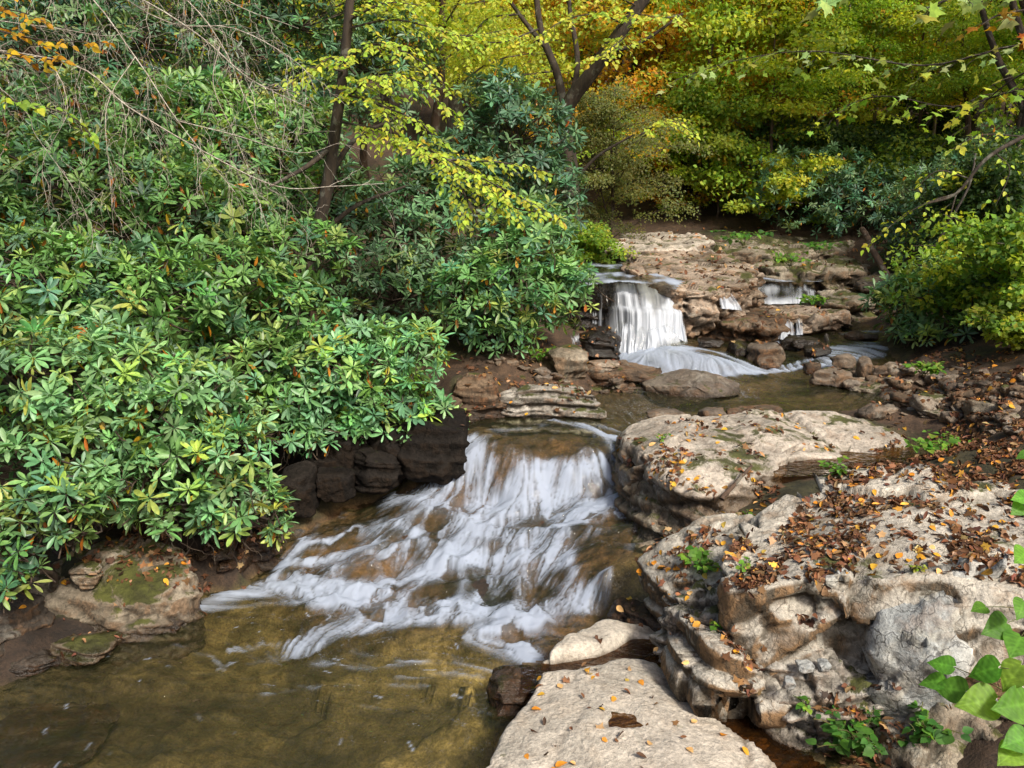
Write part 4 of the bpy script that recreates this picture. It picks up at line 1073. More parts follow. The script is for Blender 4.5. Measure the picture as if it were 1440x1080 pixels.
sheet('waterfall', [at_y(984, 400, 10.9), at_y(992, 399, 10.9)], [at_y(1000, 412, 10.62), at_y(1010, 414, 10.62)], 30, 40, 8, [.6, .6, .5], freq=5, mat='fall', power=1.3)
sheet('waterfall', [at_y(1100, 449, 10.85), at_y(1113, 448, 10.9)], [at_y(1092, 477, 10.55), at_y(1120, 476, 10.55)], 50, 60, 9, [.5, .78, .6], amp=.12, freq=4, edge=.2, mat='fall', power=1.5)
sheet('waterfall', [at_y(1117, 447, 10.85), at_y(1125, 446, 10.85)], [at_y(1119, 471, 10.6), at_y(1130, 471, 10.6)], 30, 50, 10, [.5, .55, .5], freq=5, mat='fall')


def flat_water(name, pts, z, step, mat, foamy=0.0, seed=0):
    P = np.array([at_z(*p, z)[:2] for p in pts])
    lo, hi = P.min(0), P.max(0)
    xx, yy = np.meshgrid(np.arange(lo[0], hi[0], step), np.arange(lo[1], hi[1], step))
    m = polymask(xx, yy, P, .01) > .5
    zz = z + .0015 * fbm(X3(xx * 5, yy * 5, seed).reshape(-1, 3), 3).reshape(xx.shape)
    F = grid_faces(xx.shape[1], xx.shape[0])[m[:-1, :-1].ravel()]
    used = np.unique(F); rm = np.zeros(xx.size, np.int64); rm[used] = np.arange(len(used))
    n = fbm(X3(xx * 4, yy * 1.5, seed + 2).reshape(-1, 3), 3).ravel()
    o = put(name, mesh_np(name, np.c_[xx.ravel(), yy.ravel(), zz.ravel()][used], rm[F], {'foam': (sm(.1, .9, n + foamy) * (foamy > 0))[used]}), M[mat])
    return tag(o, kind='structure')


flat_water('upper_stream', [(820, 402), (870, 396), (935, 402), (945, 408), (960, 395), (900, 380), (880, 362), (905, 350), (880, 338), (850, 326), (800, 326), (780, 370)], 1.635, .05, 'water_up', .25, 3)
flat_water('upper_stream', [(1045, 396), (1150, 396), (1190, 392), (1190, 384), (1062, 384)], 1.365, .05, 'water_up', .2, 4)
flat_water('puddle_water', [(730, 935), (800, 925), (850, 900), (905, 880), (960, 900), (990, 950), (1050, 1000), (1120, 1045), (1180, 1100), (1040, 1110), (960, 1010), (930, 960), (850, 965), (730, 975)], .168, .02, 'water_brown')
flat_water('puddle_water', [(850, 1000), (880, 995), (912, 1010), (905, 1035), (860, 1035)], PUD[0], .01, 'water_brown')
flat_water('puddle_water', [(1080, 640), (1280, 628), (1300, 660), (1180, 668), (1090, 672)], .845, .03, 'water_brown')
# ------------------------------------------------------------------ fallen leaves (dropped straight down on what lies below)
bpy.context.view_layer.update()
DG = dg_get()
ROCKN = {o.name for o in ROCKS} | {'ground'}


def drop(x, y, top=3.2):
    ok, p, n, i, o, m = scn.ray_cast(DG, Vector((x, y, top)), Vector((0, 0, -1)))
    if not ok or o.name not in ROCKN: return None
    return np.array(p), np.array(n), o.name


def sample_poly(pts, z, n, r):
    P = np.array([at_z(*p, z)[:2] for p in pts])
    lo, hi = P.min(0), P.max(0)
    out = []
    while len(out) < n:
        q = lo + (hi - lo) * r.random((4 * n, 2))
        m = polymask(q[:, 0], q[:, 1], P, .02) > .5
        out += list(q[m])
    return np.array(out[:n])


rl = np.random.default_rng(55)
BROWN = [(5, (.15, .068, .032)), (4, (.10, .048, .025)), (3, (.23, .105, .045)), (2, (.32, .19, .10)), (1, (.055, .03, .018)), (.7, (.5, .25, .04))]
GOLDL = [(5, (.62, .30, .03)), (3, (.66, .24, .02)), (2, (.55, .36, .08)), (2, (.60, .40, .16))]
REG = [  # outline, height, brown pieces, clumping, yellow single leaves
    ([(1050, 805), (1130, 795), (1260, 805), (1440, 825), (1600, 850), (1600, 690), (1440, 680), (1290, 680), (1150, 700), (1070, 750)], 1.0, 6500, .12, 110), ([(1050, 805), (1130, 795), (1260, 805), (1440, 825), (1600, 850), (1600, 690), (1440, 680), (1290, 680), (1150, 700), (1070, 750)], 1.001, 1100, -.89, 0),
    ([(1270, 600), (1500, 580), (1500, 700), (1150, 705), (1100, 690), (1180, 660)], .92, 4500, -.15, 70),
    ([(868, 606), (958, 588), (1110, 584), (1290, 618), (1190, 645), (1090, 665), (985, 702), (925, 668)], .92, 700, .2, 46),
    ([(940, 850), (1000, 820), (1130, 900), (1200, 950), (1340, 985), (1330, 1000), (1100, 970), (980, 905)], .55, 1800, .0, 14),
    ([(700, 1100), (760, 940), (860, 870), (900, 885), (1000, 990), (1100, 1080)], .25, 34, -1, 26),
    ([(908, 778), (995, 736), (1085, 755), (1040, 812), (960, 812)], .75, 420, .1, 12),
    ([(855, 845), (915, 832), (940, 855), (940, 880), (880, 865)], .25, 20, -1, 10),
    ([(890, 650), (985, 690), (1100, 700), (1080, 745), (940, 740)], .7, 420, .0, 20),
    ([(640, 590), (640, 500), (860, 480), (900, 555), (840, 575)], 1.0, 1500, .0, 10),
    ([(880, 392), (930, 360), (1062, 372), (1050, 402), (965, 412)], 1.7, 260, .2, 0),
    ([(962, 445), (1000, 424), (1185, 428), (1180, 455), (1080, 462)], 1.3, 420, .05, 4),
    ([(940, 360), (1000, 332), (1210, 336), (1215, 390), (1060, 390)], 1.85, 700, .1, 0),
    ([(20, 880), (40, 800), (245, 758), (275, 800), (200, 865)], .3, 60, .1, 8),
    ([(840, 330), (1000, 322), (1440, 330), (1440, 250), (840, 300)], 2.2, 2600, -.2, 0),
    ([(60, 800), (120, 740), (420, 720), (400, 780), (280, 800)], .4, 900, -.2, 6), ([(1230, 500), (1440, 480), (1440, 560), (1300, 560)], 1.1, 900, -.1, 10),
    ([(1160, 520), (1440, 520), (1440, 610), (1240, 610)], .9, 500, .1, 8),
]
L_CURL = leaf_template([0, .15, .4, .7, .9, 1], [.02, .2, .33, .26, .1, .004], .55, .55)
L_CURL2 = leaf_template([0, .15, .4, .7, .9, 1], [.02, .14, .22, .2, .08, .004], -.35, .9)


def tuple_leaf(t, p, hn, d, n, ln, z):
    T_ = (L_CURL, L_CURL2, L_MAPLE)[t]; k = len(p)
    ln = ln * (1.25 if t == 2 else 1.0)
    return leaves(T_, p + hn * (.004 + .012 * rl.random((k, 1))) - d * ln[:, None] * .5, d, n, ln, ln * rl.uniform(.8, 1.2, k), pick(BROWN, k, rl, .3))


fol = Foliage(); singles = []
for pts, z, nb, cl, ny in REG:
    q = sample_poly(pts, z, nb, rl)
    if cl > -.9:
        keep = fbm(X3(q[:, 0] * 3.2, q[:, 1] * 3.2, 12.0), 3) > cl + .35 * (rl.random(len(q)) - .5)
        q = q[keep]
    hp, hn = [], []
    for x, y in q:
        h = drop(x, y)
        if h and h[1][2] > .35: hp.append(h[0]); hn.append(h[1])
    if hp:
        hp, hn = np.array(hp), np.array(hn); k = len(hp)
        n = norm(hn + .45 * rl.normal(size=(k, 3)))
        d = norm(np.cross(n, rl.normal(size=(k, 3))))
        ln = rl.uniform(.018, .056, k) * (1 + .5 * (z > 1.5))
        for tp_ in range(3):
            q_ = np.arange(k) % 3 == tp_
            if q_.any(): fol.add(tuple_leaf(tp_, hp[q_], hn[q_], d[q_], n[q_], ln[q_], z))
        if False: fol.add(leaves(L_SMALL, hp + hn * (.004 + .012 * rl.random((k, 1))) - d * ln[:, None] * .5, d, n, ln, ln * rl.uniform(.8, 1.3, k), pick(BROWN, k, rl, .3)))
    got = 0
    for x, y in sample_poly(pts, z, ny * 3 + 1, rl):
        if got >= ny: break
        h = drop(x, y)
        if h and h[1][2] > .3: singles.append((*h, z)); got += 1
lit = put('leaf_litter', fol.mesh('leaf_litter'), M['litter'])
tag(lit, 'brown dry leaf litter scattered over the rocks and banks', 'leaf litter', kind='stuff')
lm = []
for i in range(10):
    V, F, C = leaves(L_OVAL, np.array([[0, -.5, .0]]), np.array([[0, 1., rl.normal() * .12]]), np.array([[rl.normal() * .15, 0, 1.]]), np.ones(1), np.full(1, 1.15), pick(GOLDL, 1, rl, .12))
    V[:, 2] += rl.normal() * .25 * V[:, 0] * V[:, 1] + .1
    lm.append(mesh_np('fallen_leaf', V, F, {'col': C})); lm[-1].materials.append(M['litter'])
for p, n, on, z in singles:
    o = bpy.data.objects.new('fallen_leaf', lm[rl.integers(10)]); col.objects.link(o)
    o.location = p + n * .004
    q = Vector(norm(n + .12 * rl.normal(size=3))).to_track_quat('Z', 'Y')
    e = q.to_euler(); o.rotation_euler = e
    o.rotation_euler.rotate_axis('Z', rl.uniform(0, 6.28))
    s = rl.uniform(.035, .06); o.scale = (s, s, s)
    w = 'on the pale slab at the bottom' if z == .25 else 'on the mossy boulder at the left' if z == .3 else 'on the rocks and bank right of the creek' if .5 < z < .99 and p[0] > 0 else 'on the leaf covered boulder back' if z == 1.0 and p[0] > 0 else 'on the banks beside the upper creek'
    tag(o, 'small yellow orange fallen leaf lying ' + w, 'fallen leaf', 'yellow fallen leaves')


# ------------------------------------------------------------------ rhododendrons
RH = [(5, (.15, .31, .08)), (4, (.20, .36, .085)), (3, (.115, .25, .105)), (1.6, (.31, .42, .08))]
RHY = [(5, (.17, .35, .13)), (4, (.22, .41, .125)), (1.6, (.29, .44, .09)), (.6, (.40, .46, .07))]
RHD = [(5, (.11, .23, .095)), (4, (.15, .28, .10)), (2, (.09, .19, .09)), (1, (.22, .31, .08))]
ORG = [(3, (.50, .20, .02)), (2, (.42, .13, .02)), (2, (.50, .34, .03))]


def ground_at(x, y):
    return float(ground_z(np.array([x]), np.array([y]))[0])


def rhodo(label, blobs, base, seed, leaf=.114, dens=34, pal=RH, orange=.02, group='rhododendron bushes on the left bank', cat='rhododendron', world=False, minz=.12, roots=()):
    r = np.random.default_rng(seed)
    tn = r.uniform(.78, 1.06); pal = [(w_, (c_[0] * tn * r.uniform(.85, 1.05), c_[1] * tn * .95, c_[2] * tn * r.uniform(1.0, 1.3))) for w_, c_ in pal]
    bx, by = base; bz = ground_at(bx, by) - .05
    org = (bx, by, bz)
    root = empty('rhododendron', org, label, cat, group)
    fo, tb = Foliage(), Tubes()
    for b in blobs:
        c = at_y(b[0], b[1], b[2]); rad = np.array(b[3:6])
        area = 4 * math.pi * (((rad[0] * rad[1]) ** 1.6 + (rad[0] * rad[2]) ** 1.6 + (rad[1] * rad[2]) ** 1.6) / 3) ** (1 / 1.6)
        n = int(area * dens * 2.0)
        d = rand_dir(n, r)
        low = d[:, 2] < -.35
        d[low & (r.random(n) < .5), 2] *= -1
        lump = 1 + .22 * fbm(d * 2.2 + seed, 2)
        depth = np.where(r.random(n) < .72, 1 - .10 * np.abs(r.normal(size=n)), r.uniform(.35, .9, n))
        p = c + d * rad * (lump * depth)[:, None]
        nn = norm(d / rad)
        ax = norm(nn * .42 + np.array([0, 0, .72]) + .40 * r.normal(size=(n, 3)))
        gz = ground_z(p[:, 0], p[:, 1]); wz2 = np.where((p[:, 1] < 9.3) & (p[:, 0] > -4.6), WZ(p[:, 0], p[:, 1]), -9)
        m = p[:, 2] > np.maximum(gz, wz2) + minz
        p, ax, n = p[m], ax[m], int(m.sum())
        if n == 0: continue
        K = 13
        cnt = r.integers(5, K + 1, n)
        idx = np.arange(K)[None].repeat(n, 0)
        ok = idx < cnt[:, None]
        ref = norm(np.cross(ax, norm(r.normal(size=(n, 3))))); bi = np.cross(ax, ref)
        phi = idx * 2.399 + r.uniform(0, 6.28, (n, 1)) + r.normal(size=(n, K)) * .15
        th = R(38) + R(58) * (1 - idx / K) + r.normal(size=(n, K)) * .22 + r.normal(size=(n, 1)) * .12
        dd = np.cos(th)[..., None] * ax[:, None] + np.sin(th)[..., None] * (np.cos(phi)[..., None] * ref[:, None] + np.sin(phi)[..., None] * bi[:, None])
        dd[..., 2] -= .12 * r.random((n, K))
        up = ax[:, None] + 0 * dd + .15 * r.normal(size=dd.shape)
        tone = pick(pal, n, r, .16)[:, None] * (1 + .13 * r.normal(size=(n, K, 1)))
        L = leaf * r.uniform(.6, 1.2, (n, 1)) * r.uniform(.62, 1.12, (n, K))
        pos = p[:, None] + dd * .012 + 0 * dd
        f = ok.ravel()
        fo.add(leaves(L_RHODO, pos.reshape(-1, 3)[f], dd.reshape(-1, 3)[f], up.reshape(-1, 3)[f], L.ravel()[f], (L * r.uniform(.95, 1.25, L.shape)).ravel()[f], np.clip(tone.reshape(-1, 3)[f], .004, .8)))
        # old orange leaves hanging under some rosettes
        k = max(1, int(n * orange * 8)); s = r.choice(n, k)
        dn = norm(np.array([0, 0, -1.0]) + .45 * r.normal(size=(k, 3)))
        fo.add(leaves(L_RHODO, p[s] - ax[s] * .03, dn, rand_dir(k, r), leaf * r.uniform(.6, .95, k), leaf * r.uniform(.8, 1.2, k), pick(ORG, k, r)))
        # stems
        b0 = np.array([bx + r.normal() * .08, by + r.normal() * .08, bz])
        mid = .5 * (b0 + c) + np.array([r.normal() * .15, r.normal() * .15, .15 + .1 * r.random()])
        t = np.linspace(0, 1, 8)[:, None]
        tb.add((1 - t) ** 2 * b0 + 2 * t * (1 - t) * mid + t * t * c, np.linspace(.028, .014, 8), 5)
        for s in r.choice(n, min(n, 26), replace=False):
            e = p[s]; q = .5 * (c + e) + r.normal(size=3) * .07 - np.array([0, 0, .06])
            t = np.linspace(0, 1, 6)[:, None]
            tb.add((1 - t) ** 2 * c + 2 * t * (1 - t) * q + t * t * e, np.linspace(.011, .005, 6), 4)
        for s in r.choice(n, min(n, 60), replace=False):
            e = p[s]; q = e - ax[s] * .14 + (c - e) * .25 * r.random() + r.normal(size=3) * .02
            tb.add([q, .5 * (q + e) + r.normal(size=3) * .012, e], [.006, .005, .004], 4)
    cs = np.array([at_y(b[0], b[1], b[2]) for b in blobs])
    for q in roots:
        a = at_y(*q); c = cs[np.argmin(np.linalg.norm(cs - a, axis=1))]
        tb.add(curve(c, a, r, sag=.05, n=6), [.008, .007, .006, .005, .005, .004], 4)
        for k in range(3):
            a = at_y(*q); e = a + np.array([r.normal() * .16, -.05 + r.normal() * .06, -r.uniform(.12, .34)])
            tb.add(curve(a, e, r, sag=-.12, wob=.35, n=9), np.linspace(.0045, .0018, 9), 4)
    if roots:
        k = len(roots) * 5; qq = np.array(roots)[r.integers(len(roots), size=k)]
        pp = np.array([at_y(q[0] + r.normal() * 14, q[1] + r.normal() * 10, q[2]) for q in qq])
        fo.add(leaves(L_RHODO, pp, norm(np.array([0, 0, -1.]) + .2 * r.normal(size=(k, 3))), rand_dir(k, r), leaf * r.uniform(.6, 1, k), leaf * r.uniform(.5, .9, k), pick([(3, (.10, .05, .025)), (2, (.20, .10, .04)), (1, (.42, .34, .05))], k, r)))
    put('branches', tb.mesh('branches', org), M['stem'], (0, 0, 0), root)
    put('foliage', fo.mesh('foliage', org), M['rhodo'], (0, 0, 0), root)
    return root


rhodo('big pale leaved rhododendron drooping over the lower left pool', [(90, 520, 5.7, .62, .55, .36), (210, 570, 5.7, .60, .5, .36), (300, 610, 5.75, .36, .4, .28), (80, 640, 5.5, .55, .45, .28), (210, 660, 5.6, .5, .4, .22), (330, 690, 5.75, .26, .3, .16), (240, 705, 5.7, .4, .4, .14), (140, 690, 5.6, .4, .4, .16), (372, 715, 5.85, .17, .2, .14), (310, 735, 5.75, .2, .2, .10), (395, 740, 5.9, .09, .1, .07)], (-2.7, 6.3), 201, dens=36, pal=RHY, roots=[(170, 715, 5.7), (200, 725, 5.7), (225, 728, 5.7), (255, 728, 5.75), (285, 725, 5.8), (320, 735, 5.8), (350, 735, 5.85), (100, 735, 5.5)])
rhodo('low rhododendron sprigs hanging over the mossy boulder at the left edge', [(15, 745, 5.0, .28, .3, .18), (75, 700, 5.1, .25, .25, .12), (20, 815, 4.85, .14, .16, .10), (95, 745, 5.1, .13, .2, .10)], (-3.3, 5.5), 202, dens=30)
rhodo('rhododendron with glossy leaves at the left edge above the big pale leaved one', [(50, 400, 6.5, .75, .7, .42), (190, 420, 6.7, .7, .6, .40), (-60, 470, 6.2, .6, .6, .4)], (-4.0, 7.4), 203, pal=RH)
rhodo('deep green rhododendron behind the pale leaved one, left of the leaning trunk', [(300, 400, 7.2, .65, .6, .36), (390, 440, 7.4, .55, .5, .34), (330, 500, 7.0, .5, .5, .3), (420, 360, 7.8, .5, .5, .3)], (-2.9, 8.0), 204, pal=RH)
rhodo('bright green rhododendron drooping over the dark ledge beside the lower cascade', [(480, 500, 7.2, .5, .5, .30), (560, 500, 7.3, .42, .45, .28), (540, 565, 7.2, .40, .4, .20), (420, 550, 7.1, .42, .4, .24), (595, 572, 7.25, .22, .3, .16), (480, 590, 7.1, .3, .3, .12), (400, 600, 7.0, .3, .3, .14), (520, 600, 7.05, .3, .2, .10), (625, 588, 7.25, .14, .15, .10), (585, 610, 7.05, .16, .15, .08), (440, 620, 6.95, .22, .2, .10)], (-1.8, 8.0), 205, pal=RHY, dens=38, roots=[(400, 620, 6.95), (430, 628, 6.95), (460, 622, 7.0), (490, 612, 7.0), (520, 610, 7.05), (550, 600, 7.1), (575, 602, 7.1)])
rhodo('round rhododendron bush with blue green leaves left of the main waterfall', [(720, 400, 8.9, .62, .6, .5), (790, 410, 9.2, .36, .45, .42), (660, 420, 8.7, .42, .5, .38), (740, 330, 9.1, .5, .5, .4), (700, 470, 8.9, .4, .4, .25)], (-.3, 9.7), 206, dens=36, pal=RH)
rhodo('tall blue green rhododendron crown above the round bush', [(730, 200, 10.0, .62, .6, .62), (660, 240, 9.9, .5, .5, .5), (770, 280, 10.0, .4, .5, .5), (700, 140, 10.2, .42, .4, .32)], (-.2, 10.4), 207, pal=RHD)
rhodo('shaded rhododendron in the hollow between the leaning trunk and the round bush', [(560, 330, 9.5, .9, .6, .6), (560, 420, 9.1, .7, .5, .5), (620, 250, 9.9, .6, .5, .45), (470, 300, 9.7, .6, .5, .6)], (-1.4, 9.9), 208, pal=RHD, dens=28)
rhodo('rhododendron with orange dead leaves under the bare grey branches', [(90, 260, 7.8, .9, .8, .5), (230, 300, 8.0, .8, .7, .5), (140, 180, 8.4, .9, .7, .5), (-40, 330, 7.2, .7, .7, .5)], (-4.6, 8.4), 209, pal=RH, orange=.035)
rhodo('rhododendron behind the bare branches, left of the hanging yellow sprays', [(330, 250, 9.0, .8, .7, .55), (260, 170, 9.3, .8, .7, .5), (400, 200, 9.6, .7, .6, .5), (350, 330, 8.6, .6, .5, .4)], (-3.4, 9.6), 210, pal=RH, orange=.02)
rhodo('tall dark rhododendron at the top edge of the photo left of the lichen spotted trunk', [(420, 40, 11.5, 1.0, .8, .8), (330, 60, 11.5, .9, .8, .7), (430, 140, 11.0, .7, .6, .5), (520, 100, 12, .9, .7, .8)], (-2.9, 11.9), 211, pal=RHD, dens=26)
rhodo('dark rhododendron in the top left corner behind the orange sprays', [(60, 90, 10.0, 1.1, .8, .8), (200, 60, 10.5, 1.0, .8, .8), (-80, 160, 9.3, .9, .8, .8), (130, 0, 10.8, 1.0, .8, .6)], (-5.5, 10.6), 212, pal=RHD, dens=24)
RG = 'rhododendron bushes on the right bank'
rhodo('rhododendron with upright whorls at the left end of the right bush', [(1270, 430, 10.2, .34, .5, .36), (1300, 480, 9.9, .34, .4, .28), (1330, 400, 10.4, .4, .5, .4), (1320, 505, 9.7, .36, .4, .2)], (5.0, 10.6), 213, pal=RHY, group=RG, leaf=.135)
rhodo('glossy rhododendron at the right edge of the photo behind the yellow shrub', [(1410, 410, 9.6, .55, .6, .5), (1400, 480, 9.3, .5, .5, .35), (1470, 380, 9.4, .6, .6, .6), (1415, 525, 9.1, .42, .4, .22), (1360, 500, 9.4, .4, .4, .24)], (5.7, 10.0), 214, pal=RH, group=RG)
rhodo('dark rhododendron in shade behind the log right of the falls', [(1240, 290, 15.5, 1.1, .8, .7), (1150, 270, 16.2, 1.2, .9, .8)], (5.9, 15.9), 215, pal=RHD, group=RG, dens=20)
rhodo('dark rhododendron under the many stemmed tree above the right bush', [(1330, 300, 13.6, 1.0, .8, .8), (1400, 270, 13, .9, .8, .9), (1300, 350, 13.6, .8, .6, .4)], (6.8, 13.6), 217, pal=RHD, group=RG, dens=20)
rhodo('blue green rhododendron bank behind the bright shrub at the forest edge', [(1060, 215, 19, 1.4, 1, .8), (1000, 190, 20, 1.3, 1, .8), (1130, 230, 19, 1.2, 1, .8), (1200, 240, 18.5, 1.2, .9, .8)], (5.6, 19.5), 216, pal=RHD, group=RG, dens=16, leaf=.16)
# ------------------------------------------------------------------ trees
YG = [(5, (.56, .64, .08)), (3, (.42, .57, .08)), (2, (.70, .66, .07)), (1, (.26, .42, .06))]
YEL = [(5, (.56, .66, .09)), (4, (.44, .60, .08)), (1.5, (.66, .62, .07)), (1, (.32, .48, .06))]
LIME = [(5, (.34, .54, .07)), (3, (.20, .35, .04)), (2, (.52, .56, .05))]
GOLD = [(5, (.70, .48, .05)), (3, (.66, .30, .03)), (2, (.50, .45, .035)), (1, (.55, .18, .02))]
PALE = [(5, (.42, .56, .22)), (3, (.24, .36, .08)), (2, (.38, .42, .08))]
MID = [(4, (.19, .32, .05)), (3, (.28, .38, .05)), (2, (.44, .46, .05))]
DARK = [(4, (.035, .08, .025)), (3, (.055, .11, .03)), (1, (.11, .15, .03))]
ORN = [(4, (.55, .24, .03)), (3, (.60, .34, .03)), (2, (.48, .15, .02))]


def smooth_line(P, k=6):
    P = np.array(P, float); n = len(P)
    t = np.linspace(0, n - 1, (n - 1) * k + 1)
    i = np.clip(t.astype(int), 0, n - 2); f = (t - i)[:, None]
    A = np.vstack([2 * P[0] - P[1], P, 2 * P[-1] - P[-2]])
    p0, p1, p2, p3 = A[i], A[i + 1], A[i + 2], A[i + 3]
    return .5 * (2 * p1 + (p2 - p0) * f + (2 * p0 - 5 * p1 + 4 * p2 - p3) * f ** 2 + (3 * p1 - p0 - 3 * p2 + p3) * f ** 3)


def spray(fo, tb, P, r0, r, leaf=.06, pal=YEL, step=.085, twig=.35, start=.12, droop=.25, tpl=L_OVAL, dens=1.0, flat=1.0):
    """a leafy branch: side twigs left and right, leaves two-ranked along them"""
    P = np.array(P, float)
    seg = np.linalg.norm(np.diff(P, axis=0), axis=1); s = np.r_[0, np.cumsum(seg)]; L = s[-1]
    tb.add(P, np.linspace(r0, max(.0025, r0 * .25), len(P)), 5)
    at = lambda q: np.array([np.interp(q, s, P[:, k]) for k in range(3)])
    pos, dirs, nrm, side = [], [], [], 1
    q = L * start
    while q < L:
        o = at(q); T = norm(at(min(L, q + .05)) - at(max(0, q - .05)))
        lat = norm(np.cross(T, [0, 0, 1.0])) * side; side = -side
        d = norm(T * r.uniform(.5, .9) + lat * r.uniform(.6, 1.0) + np.array([0, 0, r.normal() * .22 * flat]))
        ln = twig * r.uniform(.5, 1.15) * (1.1 - .65 * q / L)
        n = 6; t = np.linspace(0, 1, n)[:, None]
        tw = o + d * ln * t - np.array([0, 0, 1]) * droop * ln * t ** 2 + np.cumsum(r.normal(size=(n, 3)), 0) * .008
        tb.add(tw, np.linspace(.0035, .0015, n), 3)
        m = max(3, int(ln / (leaf * .62) * dens)); sd = 1
        for k in range(m):
            f = (k + .7) / m
            w = np.array([np.interp(f, t[:, 0], tw[:, j]) for j in range(3)])
            l2 = norm(np.cross(d, [0, 0, 1.0])) * sd; sd = -sd
            pos.append(w); dirs.append(norm(d * .65 + l2 * (.75 if k < m - 1 else 0) + np.array([0, 0, -.30]) + .16 * r.normal(size=3))); nrm.append(norm(np.array([0, -.45, .8]) + .38 * r.normal(size=3)))
        q += step * r.uniform(.6, 1.4)
    k = len(pos)
    if k:
        ln = leaf * r.uniform(.7, 1.2, k)
        fo.add(leaves(tpl, np.array(pos), np.array(dirs), np.array(nrm), ln, ln * r.uniform(.9, 1.2, k), pick(pal, k, r)))


def px3(*pts): return np.array([at_y(*p) for p in pts])


def bough_leaves(fo, c, rad, n, r, leaf, pal, out, tpl=L_SMALL, thick=.10, shade=True):
    a = r.uniform(0, 6.28, n); q = np.sqrt(r.random(n)) * rad
    e = np.array([np.cos(a) * q, np.sin(a) * q, thick * rad * r.normal(size=n) - .22 * q * q / rad]).T
    t = norm(np.array([out[0], out[1], 0]) + 1e-6)
    e[:, 2] -= .25 * (e @ t)
    lay = .12 * np.round(r.normal(size=n) * 1.2)
    e[:, 2] += lay * rad
    d = norm(e * np.array([1, 1, .2]) / rad + .9 * rand_dir(n, r) + np.array([0, 0, -.25]))
    nn = norm(np.array([0, -.25, .9]) + .5 * r.normal(size=(n, 3)))
    ln = leaf * r.uniform(.65, 1.25, n)
    base = pick(pal, 1, r, .12)
    C = .35 * base + .65 * pick(pal, n, r)
    fo.add(leaves(tpl, c + e, d, nn, ln, ln * r.uniform(.95, 1.4, n), C))


def tree(label, px, Y, height, r0, seed, pal=MID, bark='bark', lean=(0, 0), crown_lo=.3, crown_r=1.6, limbs=16, boughs=4, nleaf=150, leaf=.09, name='tree', cat='tree', group=None, fork=0, tpl=L_SMALL, base=None, pal2=None, el=(.05, .6), bsize=.36):
    r = np.random.default_rng(seed)
    if base is None:
        x = (px - 720) / FPX * Y * (1 / (cp)) * .98; base = (x, Y)
    org = np.array([base[0], base[1], ground_at(*base) - .08])
    root = empty(name, tuple(org), label, cat, group)
    tb, fo = Tubes(), Foliage()
    trunks = []
    top = org + np.array([lean[0], lean[1], height])
    main = curve(org, top, r, wob=.10, n=12)
    tb.add(main, np.r_[r0 * 1.35, np.linspace(r0, r0 * .22, 11)], 9); trunks.append(main)
    for k in range(fork):
        i = r.integers(2, 5); a = r.uniform(0, 6.28)
        e = main[i] + np.array([math.cos(a) * height * .28, math.sin(a) * height * .2, height * (1 - i / 11) * r.uniform(.7, 1.0)])
        f = curve(main[i], e, r, wob=.12, n=10); tb.add(f, np.linspace(r0 * .62, r0 * .15, 10), 7); trunks.append(f)
    for k in range(limbs):
        tr = trunks[k % len(trunks)]
        t = crown_lo + (1 - crown_lo) * ((k + r.random()) / limbs) ** 1.25
        t = min(t, .98)
        o = np.array([np.interp(t, np.linspace(0, 1, len(tr)), tr[:, j]) for j in range(3)])
        a = k * 2.399 + r.normal() * .3
        ln = crown_r * (1.15 - .6 * (t - crown_lo) / (1 - crown_lo)) * (r.uniform(.7, 1.2) if name == 'tree' else r.uniform(.4, 1.5))
        ev = r.uniform(*el)
        dirv = np.array([math.cos(a) * math.cos(ev), math.sin(a) * math.cos(ev), math.sin(ev)])
        lb = curve(o, o + dirv * ln, r, sag=.10, wob=.12, n=7)
        tb.add(lb, np.linspace(max(.008, r0 * .28 * (1.1 - t)), .004, 7), 5)
        for b in range(boughs):
            f = (b + 1) / boughs * r.uniform(.85, 1.1)
            c = np.array([np.interp(min(f, 1), np.linspace(0, 1, 7), lb[:, j]) for j in range(3)])
            rad = bsize * crown_r * r.uniform(.5, 1.0) * (.6 + .5 * f)
            c = c + r.normal(size=3) * np.array([.25, .25, .08]) * rad
            tb.add(curve(lb[int(min(f, .99) * 6) // 1 - (1 if f >= .5 else 0)], c, r, n=4), [.005, .004, .003, .002], 3)
            pp = pal2 if (pal2 is not None and r.random() < .3) else pal
            bough_leaves(fo, c, rad, int(.85 * nleaf * r.uniform(.6, 1.3)), r, leaf, pp, dirv, tpl)
    put('trunk', tb.mesh('trunk', org), M[bark], (0, 0, 0), root)
    put('crown', fo.mesh('crown', org), M['leaf'], (0, 0, 0), root)
    return root


def copy_thing(root, loc, rz, s, label):
    o = root.copy(); col.objects.link(o)
    o.location = loc; o.rotation_euler = (0, 0, rz); o.scale = (s, s, s); o['label'] = label
    for ch in root.children:
        c = ch.copy(); col.objects.link(c); c.parent = o
    return o


